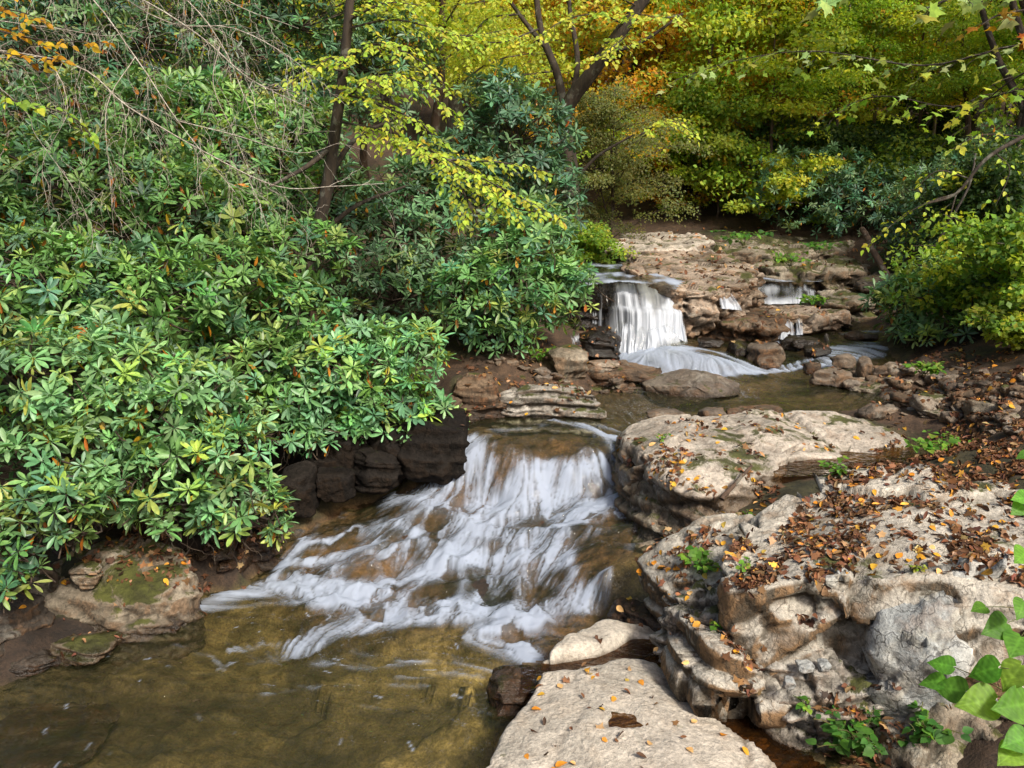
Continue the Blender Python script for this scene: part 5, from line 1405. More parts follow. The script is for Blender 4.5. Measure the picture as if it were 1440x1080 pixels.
FG = 'forest trees behind the falls'
T = {}
T['fork'] = tree('dark trunked tree forking low with a yellow green crown behind the arching one', 840, 22.0, 7.0, .14, 301, YG, 'bark', lean=(1.2, .3), crown_lo=.30, crown_r=2.3, limbs=22, boughs=5, nleaf=170, leaf=.085, fork=3, group=FG, pal2=ORN)
T['gold'] = tree('golden leaved tree at the forest edge right of the forked dark trunk', 905, 20.0, 6.2, .12, 302, GOLD, 'bark_brown', lean=(.3, .2), crown_lo=.12, crown_r=2.5, limbs=26, boughs=5, nleaf=170, leaf=.10, group=FG, pal2=YG)
T['pale'] = tree('maple with pale green leaf layers in the upper middle right', 1150, 18.5, 5.6, .04, 303, PALE, 'bark', lean=(-1.2, -.3), crown_lo=.42, crown_r=2.2, limbs=18, boughs=5, nleaf=150, leaf=.11, group=FG, pal2=YG)
T['wide'] = tree('thick grey trunked tree in the middle of the right forest', 1180, 25.0, 8.5, .30, 304, MID, 'bark_grey', lean=(.2, .3), crown_lo=.25, crown_r=3.2, limbs=26, boughs=5, nleaf=150, leaf=.10, group=FG, pal2=GOLD)
T['white'] = tree('thin pale stemmed birch between the darker trunks', 1243, 20.0, 8.0, .055, 305, YG, 'bark_pale', lean=(.3, 0), crown_lo=.6, crown_r=1.8, limbs=16, boughs=4, nleaf=130, leaf=.10, group=FG)
T['lean'] = tree('leaning brown trunk on the slope right of the thin birch', 1318, 19.0, 6.6, .13, 306, MID, 'bark_brown', lean=(-1.3, .2), crown_lo=.5, crown_r=2.2, limbs=20, boughs=5, nleaf=150, leaf=.10, group=FG, pal2=YG)
T['dark'] = tree('straight dark trunk right of the leaning brown one', 1342, 17.5, 6.6, .11, 307, LIME, 'bark', lean=(.1, 0), crown_lo=.5, crown_r=2.2, limbs=20, boughs=5, nleaf=150, leaf=.10, group=FG)
T['multi'] = tree('many stemmed dark tree near the right edge with arching limbs', 1395, 13.5, 7.0, .10, 308, LIME, 'bark', lean=(.5, .3), crown_lo=.40, crown_r=2.0, limbs=20, boughs=5, nleaf=150, leaf=.085, fork=4, group=FG, pal2=ORN)
T['yg'] = tree('yellow green understory tree above the upper creek', 980, 18.0, 4.8, .06, 309, LIME, 'bark_brown', lean=(.2, 0), crown_lo=.10, crown_r=2.0, limbs=22, boughs=5, nleaf=150, leaf=.09, group=FG, pal2=GOLD)
T['left'] = tree('yellow green tree at the top edge behind the tall rhododendron', 600, 13.5, 6.2, .08, 310, YG, 'bark_brown', lean=(.6, -.4), crown_lo=.32, crown_r=1.9, limbs=20, boughs=5, nleaf=140, leaf=.075, group=FG)
T['thin'] = tree('slim brown stem left of the pale layered maple', 1070, 24.0, 7.0, .07, 311, YG, 'bark_brown', lean=(.1, 0), crown_lo=.4, crown_r=2.0, limbs=18, boughs=4, nleaf=140, leaf=.11, group=FG, pal2=GOLD)
T['tilt'] = tree('dark tilted trunk with a yellow crown in the upper middle', 1005, 22.0, 7.0, .14, 312, YG, 'bark', lean=(-1.6, .2), crown_lo=.42, crown_r=2.4, limbs=18, boughs=5, nleaf=150, leaf=.10, group=FG, pal2=GOLD)
keys = list(T)
rc = np.random.default_rng(77)
looks = {'fork': 'forked dark trunked', 'gold': 'golden leaved', 'pale': 'pale green', 'wide': 'thick trunked', 'white': 'thin pale stemmed', 'lean': 'leaning brown trunked', 'dark': 'dark trunked green', 'multi': 'many stemmed', 'yg': 'low yellow green', 'left': 'slender yellow green', 'thin': 'slim brown stemmed', 'tilt': 'tilted yellow'}
FAR = []
for row, (Y0, Y1, n, x0, x1) in enumerate([(21, 27, 18, 520, 1500), (29, 36, 20, 430, 1560), (40, 52, 18, 380, 1600), (24, 32, 10, 980, 1560)]):
    for i in range(n):
        px = x0 + (x1 - x0) * (i + .5 + .3 * rc.normal()) / n
        Yt = rc.uniform(Y0, Y1); FAR.append((px, Yt, row))
FAR += [(-40, 15, 0), (80, 14.5, 0), (190, 16, 0), (300, 15.5, 0), (420, 15, 0), (520, 17, 0), (120, 22, 1), (330, 24, 1)]
for px, Yt, row in FAR:
    k = keys[rc.integers(len(keys))] if row < 3 else ['yg', 'gold', 'yg', 'pale', 'gold'][rc.integers(5)]
    if px < 560 and k in ('gold', 'white', 'wide'): k = 'left'
    x = (px - 720) / FPX * Yt
    pl = 'in the nearer rows of' if row == 0 else 'low among the trunks on the right of' if row == 3 else 'half way up' if row == 1 else 'far up'
    copy_thing(T[k], (x, Yt, ground_at(x, Yt) - .1), rc.uniform(0, 6.28), rc.uniform(.66, .92) * (1 + .22 * (row % 3)), f'{looks[k]} forest tree {pl} the wooded hillside')

for px, Yt, k, s in [(1065, 17.5, 'thin', .62), (1095, 19, 'white', .75), (1160, 17.5, 'dark', .6), (1205, 19.5, 'white', .8), (1262, 17.2, 'thin', .6), (1287, 18.2, 'white', .7), (1362, 16.2, 'lean', .55), (1408, 15.0, 'dark', .55), (1432, 16.5, 'thin', .6), (960, 20.5, 'tilt', .7), (1130, 21, 'wide', .65)]:
    x = (px - 720) / FPX * Yt
    copy_thing(T[k], (x, Yt, ground_at(x, Yt) - .1), rc.uniform(-.6, .6), s, f'slender {looks[k]} sapling rising out of the shaded thicket behind the falls')
# shrubs
MIX = [(5, (.16, .30, .05)), (4, (.26, .40, .06)), (2, (.48, .50, .06)), (1, (.07, .16, .035))]
def shrub(label, px, Y, height, seed, pal, crown_r, leaf=.07, limbs=18, boughs=5, nleaf=130, pal2=None, zoff=0, group='leafy shrubs along the creek', lean=(0, 0), bsize=.42):
    x = (px - 720) / FPX * Y * 1.01
    return tree(label, px, Y, height, .022, seed, pal, 'stem', lean=lean, crown_lo=.06, crown_r=crown_r, limbs=limbs, boughs=boughs, nleaf=nleaf, leaf=leaf, name='shrub', cat='shrub', group=group, base=(x, Y), pal2=pal2, fork=3, bsize=bsize)


shrub('bright lime shrub overhanging the pale slab at the forest edge', 1085, 16.6, 1.3, 401, YG, 1.05, leaf=.08, nleaf=110, limbs=22, bsize=.25)
shrub('green and yellow shrub left of the bright lime shrub', 1000, 17.8, 2.6, 402, MIX, 1.35, leaf=.08, pal2=YG, limbs=24, boughs=6, nleaf=90, bsize=.26)
shrub('yellow green bush at the forest edge above the upper creek', 930, 18.0, 2.2, 403, LIME, 1.35, leaf=.075, pal2=GOLD, limbs=22, boughs=6, nleaf=90, bsize=.26)
shrub('feathery grey green bush right of the tall rhododendron', 855, 14.6, 2.6, 404, [(4, (.22, .25, .09)), (3, (.16, .20, .08)), (2, (.30, .28, .09))], 1.15, leaf=.04, limbs=26, boughs=6, nleaf=170, bsize=.30)
shrub('small yellow green bush at the left end of the upper pale slab', 830, 12.6, .75, 405, MIX, .42, leaf=.05, nleaf=80, pal2=LIME)
shrub('yellow green shrub mixed with the right bank rhododendrons', 1350, 9.7, .95, 406, MIX, .66, leaf=.07, limbs=18, nleaf=46, pal2=YG, bsize=.34)
shrub('lime shrub at the right edge above the stony bar', 1440, 8.8, 1.25, 407, MIX, .75, leaf=.07, limbs=20, nleaf=60, pal2=LIME, bsize=.34)
shrub('yellow leaved shrub at the right edge beside the stony bar', 1440, 8.3, .65, 408, MIX, .42, leaf=.06, limbs=14, nleaf=60, pal2=YG, bsize=.34)
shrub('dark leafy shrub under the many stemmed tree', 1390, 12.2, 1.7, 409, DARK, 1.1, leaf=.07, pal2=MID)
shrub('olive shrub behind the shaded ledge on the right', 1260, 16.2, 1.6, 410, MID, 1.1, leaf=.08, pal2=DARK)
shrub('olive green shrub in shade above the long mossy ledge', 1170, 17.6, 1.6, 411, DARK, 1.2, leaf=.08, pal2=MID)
shrub('orange tinted shrub deep in the forest left of the lime shrub', 890, 22.5, 2.6, 412, ORN, 1.5, leaf=.09, pal2=GOLD)
shrub('thin yellow shrub in the forest behind the long mossy ledge', 1140, 21.5, 2.2, 413, YG, 1.4, leaf=.09, pal2=MID)
shrub('low green shrub among trunks on the right slope', 1290, 19.0, 2.0, 414, DARK, 1.4, leaf=.09, pal2=LIME)

# --- leaning trunk with hanging yellow sprays
rb = np.random.default_rng(500)
P = smooth_line(px3((425, 470, 8.7), (432, 375, 8.65), (456, 285, 8.5), (472, 180, 8.4), (484, 90, 8.35), (492, 0, 8.3), (500, -110, 8.3)), 5)
P[0, 2] = ground_at(P[0, 0], P[0, 1]) - .05
org = P[0]
birch = empty('birch_tree', tuple(org), 'leaning dark trunk with bright yellow green leaf sprays hanging over the rhododendrons', 'tree')
tb, fo = Tubes(), Foliage()
tb.add(P, np.linspace(.075, .032, len(P)), 10)
SP = [([(478, 150, 8.4), (520, 112, 8.0), (580, 112, 7.7), (645, 172, 7.5)], .35), ([(482, 100, 8.3), (440, 95, 8.0), (404, 122, 7.8)], .3), ([(480, 130, 8.3), (540, 150, 7.9), (590, 172, 7.7), (612, 196, 7.6)], .3), ([(474, 170, 8.4), (560, 190, 7.9), (630, 225, 7.5), (700, 262, 7.3), (785, 305, 7.15)], .34),
      ([(590, 205, 7.75), (640, 250, 7.5), (672, 315, 7.3)], .3), ([(630, 225, 7.5), (700, 228, 7.4), (775, 242, 7.3)], .22), ([(484, 85, 8.35), (530, 62, 8.0), (590, 85, 7.8), (625, 120, 7.7)], .32), ([(500, 105, 8.0), (470, 80, 7.8), (430, 108, 7.7)], .25), ([(700, 262, 7.3), (720, 290, 7.25), (760, 300, 7.2)], .25), ([(540, 150, 7.9), (548, 178, 7.8), (552, 205, 7.75)], .2), ([(655, 235, 7.45), (690, 268, 7.35), (700, 300, 7.3)], .25),
      ([(488, 40, 8.3), (560, 28, 8.3), (650, 50, 8.4), (720, 40, 8.6)], .4), ([(488, 30, 8.3), (540, 5, 8.2), (600, 8, 8.2)], .35)]
for pts, tw in SP:
    spray(fo, tb, smooth_line(px3(*pts), 5), .012, rb, leaf=.054, pal=YEL, twig=tw * 1.1, step=.045, dens=1.25)
for pts in ([(462, 250, 8.5), (500, 195, 8.7), (560, 165, 9.0)], [(468, 205, 8.45), (430, 235, 8.2), (380, 262, 8.0)], [(440, 340, 8.6), (500, 290, 8.8), (570, 262, 9.0)]):
    tb.add(smooth_line(px3(*pts), 5), np.linspace(.032, .012, 11), 6)
put('trunk', tb.mesh('trunk', org), M['bark'], (0, 0, 0), birch)
put('crown', fo.mesh('crown', org), M['leaf'], (0, 0, 0), birch)

# --- bare grey branches of a dead tree, top left
P = smooth_line(px3((-150, 560, 7.6), (-130, 300, 7.5), (-90, 100, 7.4), (-20, -90, 7.3), (60, -260, 7.2)), 5)
P[0, 2] = ground_at(P[0, 0], P[0, 1]) - .05
org = P[0]
dead = empty('dead_tree', tuple(org), 'dead tree with bare grey lichen covered branches drooping across the top left', 'dead tree')
tt = Tubes(); tt.add(P, np.linspace(.10, .06, len(P)), 9)
put('trunk', tt.mesh('trunk', org), M['twig'], (0, 0, 0), dead)
rd = np.random.default_rng(501)


def twiggy(tb, P, r0, lev, r, dens=1.0, down=.35, k=4):
    seg = np.linalg.norm(np.diff(P, axis=0), axis=1); s = np.r_[0, np.cumsum(seg)]; L = s[-1]
    tb.add(P, np.linspace(r0, max(.0010, r0 * .3), len(P)), k)
    if lev == 0: return
    n = int(L / (.075 if lev > 1 else .055) * dens)
    for i in range(n):
        q = L * (.12 + .86 * r.random())
        at = lambda v: np.array([np.interp(v, s, P[:, j]) for j in range(3)])
        o = at(q); T_ = norm(at(min(L, q + .04)) - at(max(0, q - .04)))
        d = norm(T_ * r.uniform(.5, 1.1) + .85 * norm(np.cross(T_, r.normal(size=3))) + np.array([0, 0, -down * r.random()]))
        ln = (.42 if lev > 1 else .17) * r.uniform(.4, 1.5) * (1.1 - .5 * q / L)
        m = 7; t = np.linspace(0, 1, m)[:, None]
        w = np.cumsum(r.normal(size=(m, 3)), 0) * .055 * ln
        twiggy(tb, o + d * ln * t + w - w[0] - np.array([0, 0, 1]) * .38 * ln * t ** 2, max(.0016, r0 * .42), lev - 1, r, dens, down, 3)


BR = [([(-20, -90, 7.3), (110, -20, 7.0), (190, 80, 6.8), (250, 170, 6.6), (330, 270, 6.5)], .013), ([(-20, -90, 7.3), (180, -10, 6.9), (280, 50, 6.7), (350, 110, 6.6), (430, 150, 6.6)], .013), ([(20, -190, 7.2), (240, -20, 6.8), (310, 60, 6.7), (345, 140, 6.6), (370, 200, 6.6)], .011), ([(-80, 60, 7.4), (100, 90, 7.0), (180, 150, 6.7), (290, 215, 6.5), (390, 262, 6.4), (470, 262, 6.4), (540, 258, 6.4)], .012),
      ([(-90, 100, 7.4), (50, 80, 7.0), (95, 150, 6.8), (60, 230, 6.7), (70, 300, 6.7)], .009), ([(0, -140, 7.2), (210, 20, 6.9), (330, 40, 6.8), (420, 90, 6.7), (445, 130, 6.7)], .010), ([(20, -190, 7.2), (300, -10, 7.0), (420, 40, 6.9)], .011), ([(-70, 20, 7.4), (80, 40, 7.0), (160, 50, 6.8), (240, 25, 6.7)], .008), ([(190, 80, 6.8), (150, 150, 6.6), (155, 250, 6.5), (160, 330, 6.5)], .007), ([(250, 170, 6.6), (330, 190, 6.5), (420, 215, 6.5), (480, 200, 6.5)], .008),
      ([(-80, 60, 7.4), (30, 150, 6.9), (50, 190, 6.8), (100, 260, 6.6), (135, 330, 6.5)], .007), ([(310, 60, 6.7), (300, 120, 6.6), (330, 190, 6.6), (350, 240, 6.5)], .007)]
for pts, r0 in BR:
    b = Tubes(); twiggy(b, smooth_line(px3(*pts), 5), r0 * .55, 2, rd, .55)
    put('branch', b.mesh('branch', org), M['twig'], (0, 0, 0), dead)

# --- orange and yellow green sprays entering at the left edge
P = smooth_line(px3((-260, 560, 7.0), (-240, 300, 6.9), (-200, 100, 6.8), (-170, -60, 6.8)), 5)
P[0, 2] = ground_at(P[0, 0], P[0, 1]) - .05
org = P[0]
lt = empty('young_tree', tuple(org), 'young tree whose orange yellow and lime sprays reach in at the left edge', 'tree')
tb, fo = Tubes(), Foliage(); tb.add(P, np.linspace(.05, .03, len(P)), 8)
OY = [(4, (.60, .36, .03)), (3, (.55, .26, .02)), (2, (.50, .42, .03))]
for pts, pal in [([(-190, 40, 6.8), (-60, 10, 6.5), (20, 15, 6.4), (62, 30, 6.3)], OY), ([(-190, 60, 6.8), (-40, 40, 6.4), (50, 55, 6.3), (145, 60, 6.2)], OY), ([(-190, 120, 6.8), (-50, 75, 6.4), (40, 80, 6.3), (85, 85, 6.2)], OY), ([(-210, 160, 6.8), (-60, 120, 6.2), (20, 142, 6.0), (90, 160, 5.9), (130, 190, 5.9)], LIME), ([(-200, 10, 6.8), (-40, -20, 6.4), (30, -5, 6.3)], OY)]:
    spray(fo, tb, smooth_line(px3(*pts), 5), .009, rb, leaf=.062, pal=pal, twig=.22, step=.07)
put('trunk', tb.mesh('trunk', org), M['bark'], (0, 0, 0), lt)
put('crown', fo.mesh('crown', org), M['leaf'], (0, 0, 0), lt)

# --- maple reaching in over the top right, with large pale leaves and an orange end
P = smooth_line(px3((1620, 560, 6.5), (1600, 300, 6.3), (1560, 80, 6.1), (1520, -120, 5.9)), 5)
P[0, 2] = ground_at(P[0, 0], P[0, 1]) - .05
org = P[0]
mp = empty('maple_tree', tuple(org), 'maple beyond the right edge with large pale leaves hanging in at the top', 'tree')
tb, fo = Tubes(), Foliage(); tb.add(P, np.linspace(.09, .05, len(P)), 9)
for pts, pal, lf in [([(1520, -120, 5.9), (1400, -70, 5.4), (1290, -35, 5.0), (1190, -20, 4.8), (1110, -22, 4.7)], PALE, .11), ([(1540, -20, 6.0), (1430, -30, 5.6), (1350, -8, 5.2), (1290, 18, 5.0)], PALE, .11), ([(1560, 60, 6.1), (1480, 15, 5.9), (1410, 20, 5.8), (1380, 35, 5.7)], ORN, .085), ([(1560, 120, 6.1), (1480, 60, 5.9), (1425, 55, 5.8)], ORN, .08), ([(1600, 60, 7.6), (1440, 62, 8.4), (1300, 92, 9.0), (1150, 72, 9.4), (1040, 84, 9.6), (950, 112, 9.8)], PALE, .10), ([(1600, 110, 7.6), (1440, 125, 8.4), (1340, 150, 8.8), (1240, 135, 9.2), (1160, 160, 9.5)], LIME, .09), ([(1600, 60, 7.2), (1470, 90, 7.6), (1400, 130, 7.9), (1350, 190, 8.2)], LIME, .09)]:
    spray(fo, tb, smooth_line(px3(*pts), 5), .012, rb, leaf=lf, pal=pal, twig=.30 if lf > .1 or pal is ORN else .55, step=.13, tpl=L_MAPLE, dens=.55, droop=.5)
put('trunk', tb.mesh('trunk', org), M['bark'], (0, 0, 0), mp)
put('crown', fo.mesh('crown', org), M['leaf'], (0, 0, 0), mp)

# --- arching branch in front of the right thicket
P = smooth_line(px3((1560, 420, 10.2), (1540, 250, 10.2), (1500, 100, 10.2), (1480, -60, 10.2)), 5)
P[0, 2] = ground_at(P[0, 0], P[0, 1]) - .05
org = P[0]
ar = empty('arching_tree', tuple(org), 'tree at the right edge with one dark branch arching down over the shaded thicket', 'tree')
tb, fo = Tubes(), Foliage(); tb.add(P, np.linspace(.08, .05, len(P)), 9)
tb.add(smooth_line(px3((1535, 150, 10.2), (1440, 192, 10.0), (1385, 225, 9.9), (1345, 272, 9.9), (1300, 287, 9.9)), 5), np.linspace(.03, .012, 21), 6)
for pts in ([(1345, 272, 9.9), (1300, 287, 9.9), (1262, 310, 9.9), (1215, 350, 9.9)], [(1360, 250, 9.9), (1320, 240, 9.8), (1290, 262, 9.8)], [(1400, 215, 9.95), (1420, 240, 9.8), (1400, 290, 9.7)], [(1440, 192, 10), (1380, 190, 9.9), (1330, 215, 9.8)], [(1345, 272, 9.9), (1330, 320, 9.8), (1310, 350, 9.8)]):
    spray(fo, tb, smooth_line(px3(*pts), 5), .009, rb, leaf=.075, pal=YG, twig=.26, step=.13, dens=.6)
put('trunk', tb.mesh('trunk', org), M['bark'], (0, 0, 0), ar)
put('crown', fo.mesh('crown', org), M['leaf'], (0, 0, 0), ar)

# --- arching dark tree at the top centre
P = smooth_line(px3((805, 330, 13.2), (802, 240, 13.2), (795, 160, 13.2), (835, 98, 13.1), (880, 35, 13.0), (925, -30, 12.9), (980, -110, 12.8)), 5)
P[0, 2] = ground_at(P[0, 0], P[0, 1]) - .05
org = P[0]
ac = empty('arching_tree', tuple(org), 'dark tree arching to the upper right at the top centre behind the tall rhododendron', 'tree')
tb, fo = Tubes(), Foliage(); tb.add(P, np.linspace(.13, .07, len(P)), 9)
for pts, r0 in [([(797, 190, 13.2), (785, 110, 13.3), (760, 40, 13.3), (750, -60, 13.3)], .075), ([(795, 165, 13.2), (812, 90, 13.4), (800, 0, 13.5), (810, -60, 13.5)], .05), ([(770, 70, 13.3), (730, 20, 13.2), (690, -40, 13.1)], .04), ([(850, 75, 13.0), (900, 60, 12.9), (960, 20, 12.8)], .035), ([(803, 260, 13.2), (840, 220, 13.0), (890, 190, 12.8)], .03)]:
    tb.add(smooth_line(px3(*pts), 5), np.linspace(r0, r0 * .45, (len(pts) - 1) * 5 + 1), 7)
for pts in ([(760, 40, 13.3), (700, 60, 12.8), (640, 50, 12.4), (590, 75, 12.2)], [(880, 35, 13), (840, 20, 12.4), (790, 30, 12.0), (750, 60, 11.8)], [(900, 10, 13), (850, -10, 12.4), (800, -5, 12.0)], [(850, 75, 13), (880, 50, 12.4), (850, 75, 12.0), (820, 85, 11.9)], [(960, 20, 12.8), (930, 25, 12.4), (880, 15, 12.2)], [(750, -20, 13.3), (690, 0, 12.8), (620, 10, 12.5)], [(900, 190, 12.8), (940, 170, 12.6), (980, 190, 12.5)], [(730, 20, 13.2), (680, 30, 12.9), (650, 90, 12.6)], [(780, 100, 13.3), (730, 105, 12.8), (690, 95, 12.6)]):
    spray(fo, tb, smooth_line(px3(*pts), 5), .014, rb, leaf=.075, pal=YEL if rb.random() < .6 else YG, twig=.5, step=.06, dens=1.1)
put('trunk', tb.mesh('trunk', org), M['bark'], (0, 0, 0), ac)
put('crown', fo.mesh('crown', org), M['leaf'], (0, 0, 0), ac)

# --- fallen log and stick
def log(name, label, cat, pts, r0, r1, mat, seed, k=10):
    r = np.random.default_rng(seed); t = Tubes()
    P = smooth_line(pts, 6); P += .12 * r0 * r.normal(size=P.shape)
    t.add(P, np.linspace(r0, r1, len(P)) * (1 + .07 * r.normal(size=len(P))), k)
    o = P[0]
    return tag(put(name, t.mesh(name, o), M[mat], tuple(o)), label, cat)


log('fallen_log', 'thin reddish brown log leaning in the dark recess right of the falls', 'log', px3((1256, 404, 12.6), (1235, 365, 13.2), (1212, 322, 14.0)), .055, .045, 'bark_brown', 1)
log('stick', 'grey brown stick lying on the weathered slab behind the green plant', 'stick', np.array([at_z(1015, 702, .84), at_z(1036, 678, .92), at_z(1057, 655, .97)]), .017, .011, 'bark_brown', 2, 7)
log('stick', 'short upright broken branch standing in the side rapids', 'stick', px3((1166, 492, 10.5), (1163, 482, 10.5), (1162, 470, 10.5)), .035, .022, 'bark_grey', 3, 7)
log('fallen_branch', 'thin pale branch leaning in front of the shaded thicket on the right', 'branch', px3((1300, 372, 11.8), (1330, 320, 11.6), (1362, 262, 11.4), (1372, 215, 11.4)), .022, .012, 'bark_grey', 4, 6)
log('stick', 'thin twig lying across the main waterfall lip', 'stick', px3((836, 402, 10.55), (850, 416, 10.5), (866, 425, 10.45)), .008, .004, 'bark_brown', 5, 5)

# --- small green plants on the rocks
GR = [(5, (.16, .34, .045)), (3, (.10, .25, .035)), (2, (.26, .40, .05))]
GRD = [(5, (.08, .22, .04)), (3, (.06, .16, .03)), (2, (.14, .30, .04))]


def plant(label, px, py, z, rad, h, n, leaf, pal, seed, name='plant', stems=7, group='small green plants on the rocks'):
    r = np.random.default_rng(seed)
    c = at_z(px, py, z); hit = drop(c[0], c[1])
    if hit is not None and abs(hit[0][2] - z) < .3: c = hit[0]
    root = empty(name, tuple(c), label, 'plant', group)
    tb, fo = Tubes(), Foliage()
    for k in range(stems):
        a = r.uniform(0, 6.28); q = rad * math.sqrt(r.random())
        e = c + np.array([math.cos(a) * q, math.sin(a) * q, h * r.uniform(.5, 1.1)])
        P = curve(c + r.normal(size=3) * .015 * np.array([1, 1, 0]), e, r, sag=.12, n=7)
        tb.add(P, np.linspace(.0035, .002, 7), 4)
        m = max(3, n // stems)
        f = r.uniform(.35, 1.0, m)
        p = np.stack([np.interp(f, np.linspace(0, 1, 7), P[:, j]) for j in range(3)], -1)
        d = norm(rand_dir(m, r) * np.array([1, 1, .25]) + np.array([0, 0, -.1]))
        ln = leaf * r.uniform(.6, 1.2, m)
        p2 = p + d * ln[:, None] * .35
        for u, v in zip(p, p2): tb.add([u, v], [.0018, .0012], 3)
        fo.add(leaves(L_OVAL, p2, d, norm(np.array([0, -.25, 1.0]) + .3 * r.normal(size=(m, 3))), ln, ln * r.uniform(1.2, 1.6, m), pick(pal, m, r, .15)))
    put('stems', tb.mesh('stems', c), M['greenstem'], (0, 0, 0), root)
    put('leaves', fo.mesh('leaves', c), M['leaf'], (0, 0, 0), root)
    return root


plant('bushy bright green plant growing on the rounded pale slab lobe', 1042, 735, .74, .17, .17, 130, .045, GR, 601, stems=14)
plant('bright green plant in the crack left of the biggest boulder', 985, 832, .55, .13, .12, 70, .05, GR, 602, stems=10)
plant('small green sprig on the rim of the biggest boulder', 1046, 822, .80, .06, .05, 12, .035, GR, 603, stems=3)
plant('tiny green sprig on the cracked grey shelf', 1004, 890, .55, .05, .06, 12, .035, GR, 604, stems=3)
plant('tiny bright green plant on the mossy ledge beside the cascade', 928, 662, .72, .07, .06, 40, .022, GR, 605, stems=7)
plant('small yellow green plant on the leaf covered bank behind the biggest boulder', 1172, 706, .95, .12, .08, 30, .045, GR, 606, stems=6)
plant('small dark green plant right of the small yellow green one on the bank', 1240, 706, .95, .13, .06, 34, .04, GRD, 607, stems=6)
plant('wide low patch of bright green plant at the right end of the weathered slab', 1335, 632, .92, .34, .12, 130, .055, GR, 608, stems=18)
plant('bright green plant on the blocky brown ledge of the falls', 1145, 430, 1.44, .20, .12, 110, .05, GR, 609, stems=12)
plant('green plant on the mossy ledge right of the sunlit ledge', 1110, 374, 1.75, .35, .16, 90, .06, GR, 610, stems=12)
plant('fern like green plant on the long dark mossy ledge', 1045, 345, 1.95, .5, .18, 110, .07, GRD, 611, stems=14)
plant('green plant hanging on the right end of the long mossy ledge', 1150, 356, 1.9, .3, .15, 70, .06, GRD, 612, stems=9)
plant('small plant with pale flowers on the back of the biggest boulder', 1285, 800, 1.02, .05, .06, 26, .02, [(3, (.4, .42, .08)), (2, (.25, .35, .05))], 613, stems=5)
plant('leafy dark green plant at the foot of the layered shelf, bottom right', 1215, 1052, .22, .30, .20, 190, .055, GRD, 614, stems=18)
plant('leafy plant right of the dark green one in the bottom right corner', 1290, 1062, .30, .16, .14, 70, .05, GRD, 615, stems=9)
plant('small grass green sprig beside the wet trough', 1130, 1050, .16, .08, .08, 24, .035, GR, 616, stems=6)
plant('green plant on the bank left of the square mossy rock', 760, 500, 1.1, .22, .18, 70, .05, GR, 617, stems=9)
plant('low green plant at the edge of the stony bar under the right bush', 1300, 528, 1.05, .22, .16, 90, .06, GR, 618, stems=9)


# --- tall stems with broad heart shaped leaves close to the camera at the right edge
def tall_plant(label, foot, pts, seed, leaf=.098):
    r = np.random.default_rng(seed)
    c = np.array([foot[0], foot[1], ground_at(*foot)])
    hit = drop(*foot, top=2.4)
    if hit is not None: c = hit[0]
    root = empty('broad_leaved_plant', tuple(c), label, 'plant', 'broad leaved plants at the right edge')
    tb, st_ = Tubes(), []
    pw = np.array([at_y(p[0], p[1], p[2]) for p in pts])
    spine = smooth_line(np.vstack([c, .5 * c + .5 * pw.mean(0) + [0.12, 0, .05], pw[np.argmax(pw[:, 2])] + [.06, 0, 0]]), 6)
    tb.add(spine, np.linspace(.006, .003, len(spine)), 6)
    put('stem', tb.mesh('stem', c), M['greenstem'], (0, 0, 0), root)
    for p, w in zip(pts, pw):
        j = np.argmin(np.abs(spine[:, 2] - (w[2] - .02))); s0 = spine[j]
        d = norm(w - s0 + r.normal(size=3) * .02); d[2] -= .35; d = norm(d)
        L = leaf * p[3]
        n = norm(np.array([0, -.55, .75]) + .22 * r.normal(size=3))
        b = w - d * L * .5
        t2 = Tubes(); t2.add(curve(s0, b, r, sag=.08, n=5), [.002, .002, .0018, .0015, .0012], 4)
        V, F, C = leaves(L_HEART, b[None], d[None], n[None], np.array([L]), np.array([L * 1.05]), pick([(3, (.15, .36, .045)), (2, (.11, .28, .035)), (1, (.20, .40, .05))], 1, r, .1))
        C = np.clip(C * HEART_VEIN * (1 + .10 * fbm(V * 60, 2))[:, None], .01, .9)
        lo = put('leaf', mesh_np('leaf', V - c, F, {'col': C}), M['leaf'], (0, 0, 0), root)
        put('leaf_stalk', t2.mesh('leaf_stalk', c), M['greenstem'], (0, 0, 0), lo)



def heart():
    t = np.linspace(0, 1, 22)
    w = np.interp(t, [0, .03, .1, .2, .33, .5, .68, .84, .94, 1], [.02, .22, .36, .43, .455, .40, .27, .13, .05, .002])
    w = np.convolve(np.r_[w[0], w, w[-1]], [.2, .6, .2], 'valid')
    u = np.linspace(-1, 1, 13)
    U, Tt = np.meshgrid(u, t)
    x = U * w[:, None]; y = Tt - .10 * (np.abs(U) ** 1.5) * (1 - Tt) + .03
    z = -.20 * Tt ** 2 + .10 * np.abs(U) * w[:, None] + .008 * np.sin(np.abs(U) * 6 + Tt * 26)
    vein = np.maximum(np.exp(-(U / .07) ** 2), .8 * np.exp(-(((Tt * 6.5 - np.abs(U) * 1.6) % 1 - .5) / .14) ** 2) * (np.abs(U) < .9))
    return (np.stack([x, y, z], -1).reshape(-1, 3), grid_faces(13, 22)), (1 + .45 * vein.ravel())[:, None]


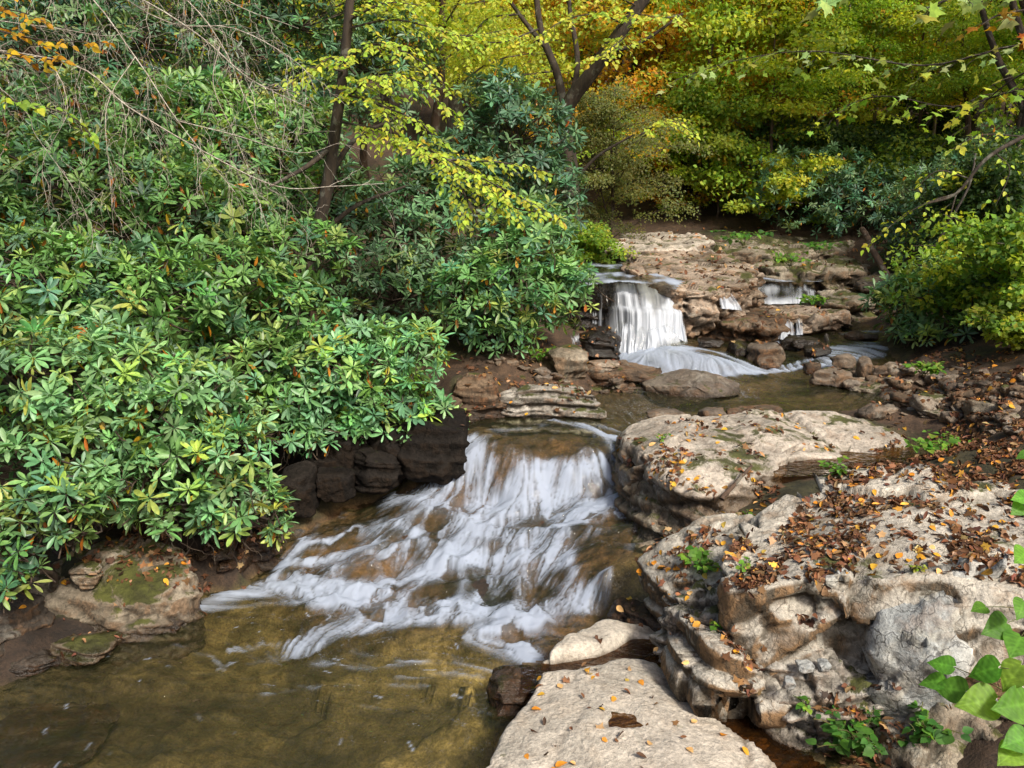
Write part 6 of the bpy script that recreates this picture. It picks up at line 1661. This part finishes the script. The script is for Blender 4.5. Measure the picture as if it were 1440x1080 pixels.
L_HEART, HEART_VEIN = heart()
tall_plant('tall plant with broad lime leaves low at the right edge', (1.52, 2.35), [(1323, 933, 2.4, .75), (1310, 958, 2.4, .75), (1335, 968, 2.35, .95), (1382, 943, 2.3, .95), (1375, 988, 2.25, 1.15), (1423, 952, 2.25, .95), (1425, 993, 2.2, 1.15), (1430, 1042, 2.2, .9), (1420, 1062, 2.2, .9)], 701)
tall_plant('tall plant with broad lime leaves higher up the right edge', (1.62, 2.45), [(1377, 855, 2.5, .55), (1402, 883, 2.45, 1.0), (1430, 907, 2.4, 1.0), (1437, 857, 2.4, .7), (1438, 700, 2.6, .7), (1432, 716, 2.6, .6), (1438, 782, 2.5, .8), (1440, 640, 2.7, .5)], 702)
# ------------------------------------------------------------------ light
w = bpy.data.worlds.new('World'); scn.world = w; w.use_nodes = True
wn = w.node_tree; wn.nodes.clear()
sky = wn.nodes.new('ShaderNodeTexSky'); sky.sky_type = 'NISHITA'; sky.sun_disc = False
sky.air_density, sky.dust_density, sky.ozone_density = 1.0, 5.0, .4
EL, AZ = R(44), R(150)          # azimuth clockwise from +Y: behind the camera, to the right
sky.sun_elevation, sky.sun_rotation = EL, AZ
bg = wn.nodes.new('ShaderNodeBackground'); bg.inputs['Strength'].default_value = .15
wo = wn.nodes.new('ShaderNodeOutputWorld')
wn.links.new(sky.outputs[0], bg.inputs[0]); wn.links.new(bg.outputs[0], wo.inputs[0])
ld = bpy.data.lights.new('sun', 'SUN'); ld.energy = 5.0; ld.angle = R(9); ld.color = (1, .94, .83)
sun = bpy.data.objects.new('sun', ld); col.objects.link(sun)
sd = Vector((math.sin(AZ) * math.cos(EL), math.cos(AZ) * math.cos(EL), math.sin(EL)))
sun.rotation_euler = sd.to_track_quat('Z', 'Y').to_euler()
scn.view_settings.view_transform = 'Standard'
scn.view_settings.look = 'None'
scn.view_settings.exposure = 0
scn.render.engine = 'CYCLES'
scn.cycles.max_bounces = 8
scn.cycles.transparent_max_bounces = 16
scn.cycles.use_denoising = True
scn.cycles.caustics_reflective = False
scn.cycles.caustics_refractive = False
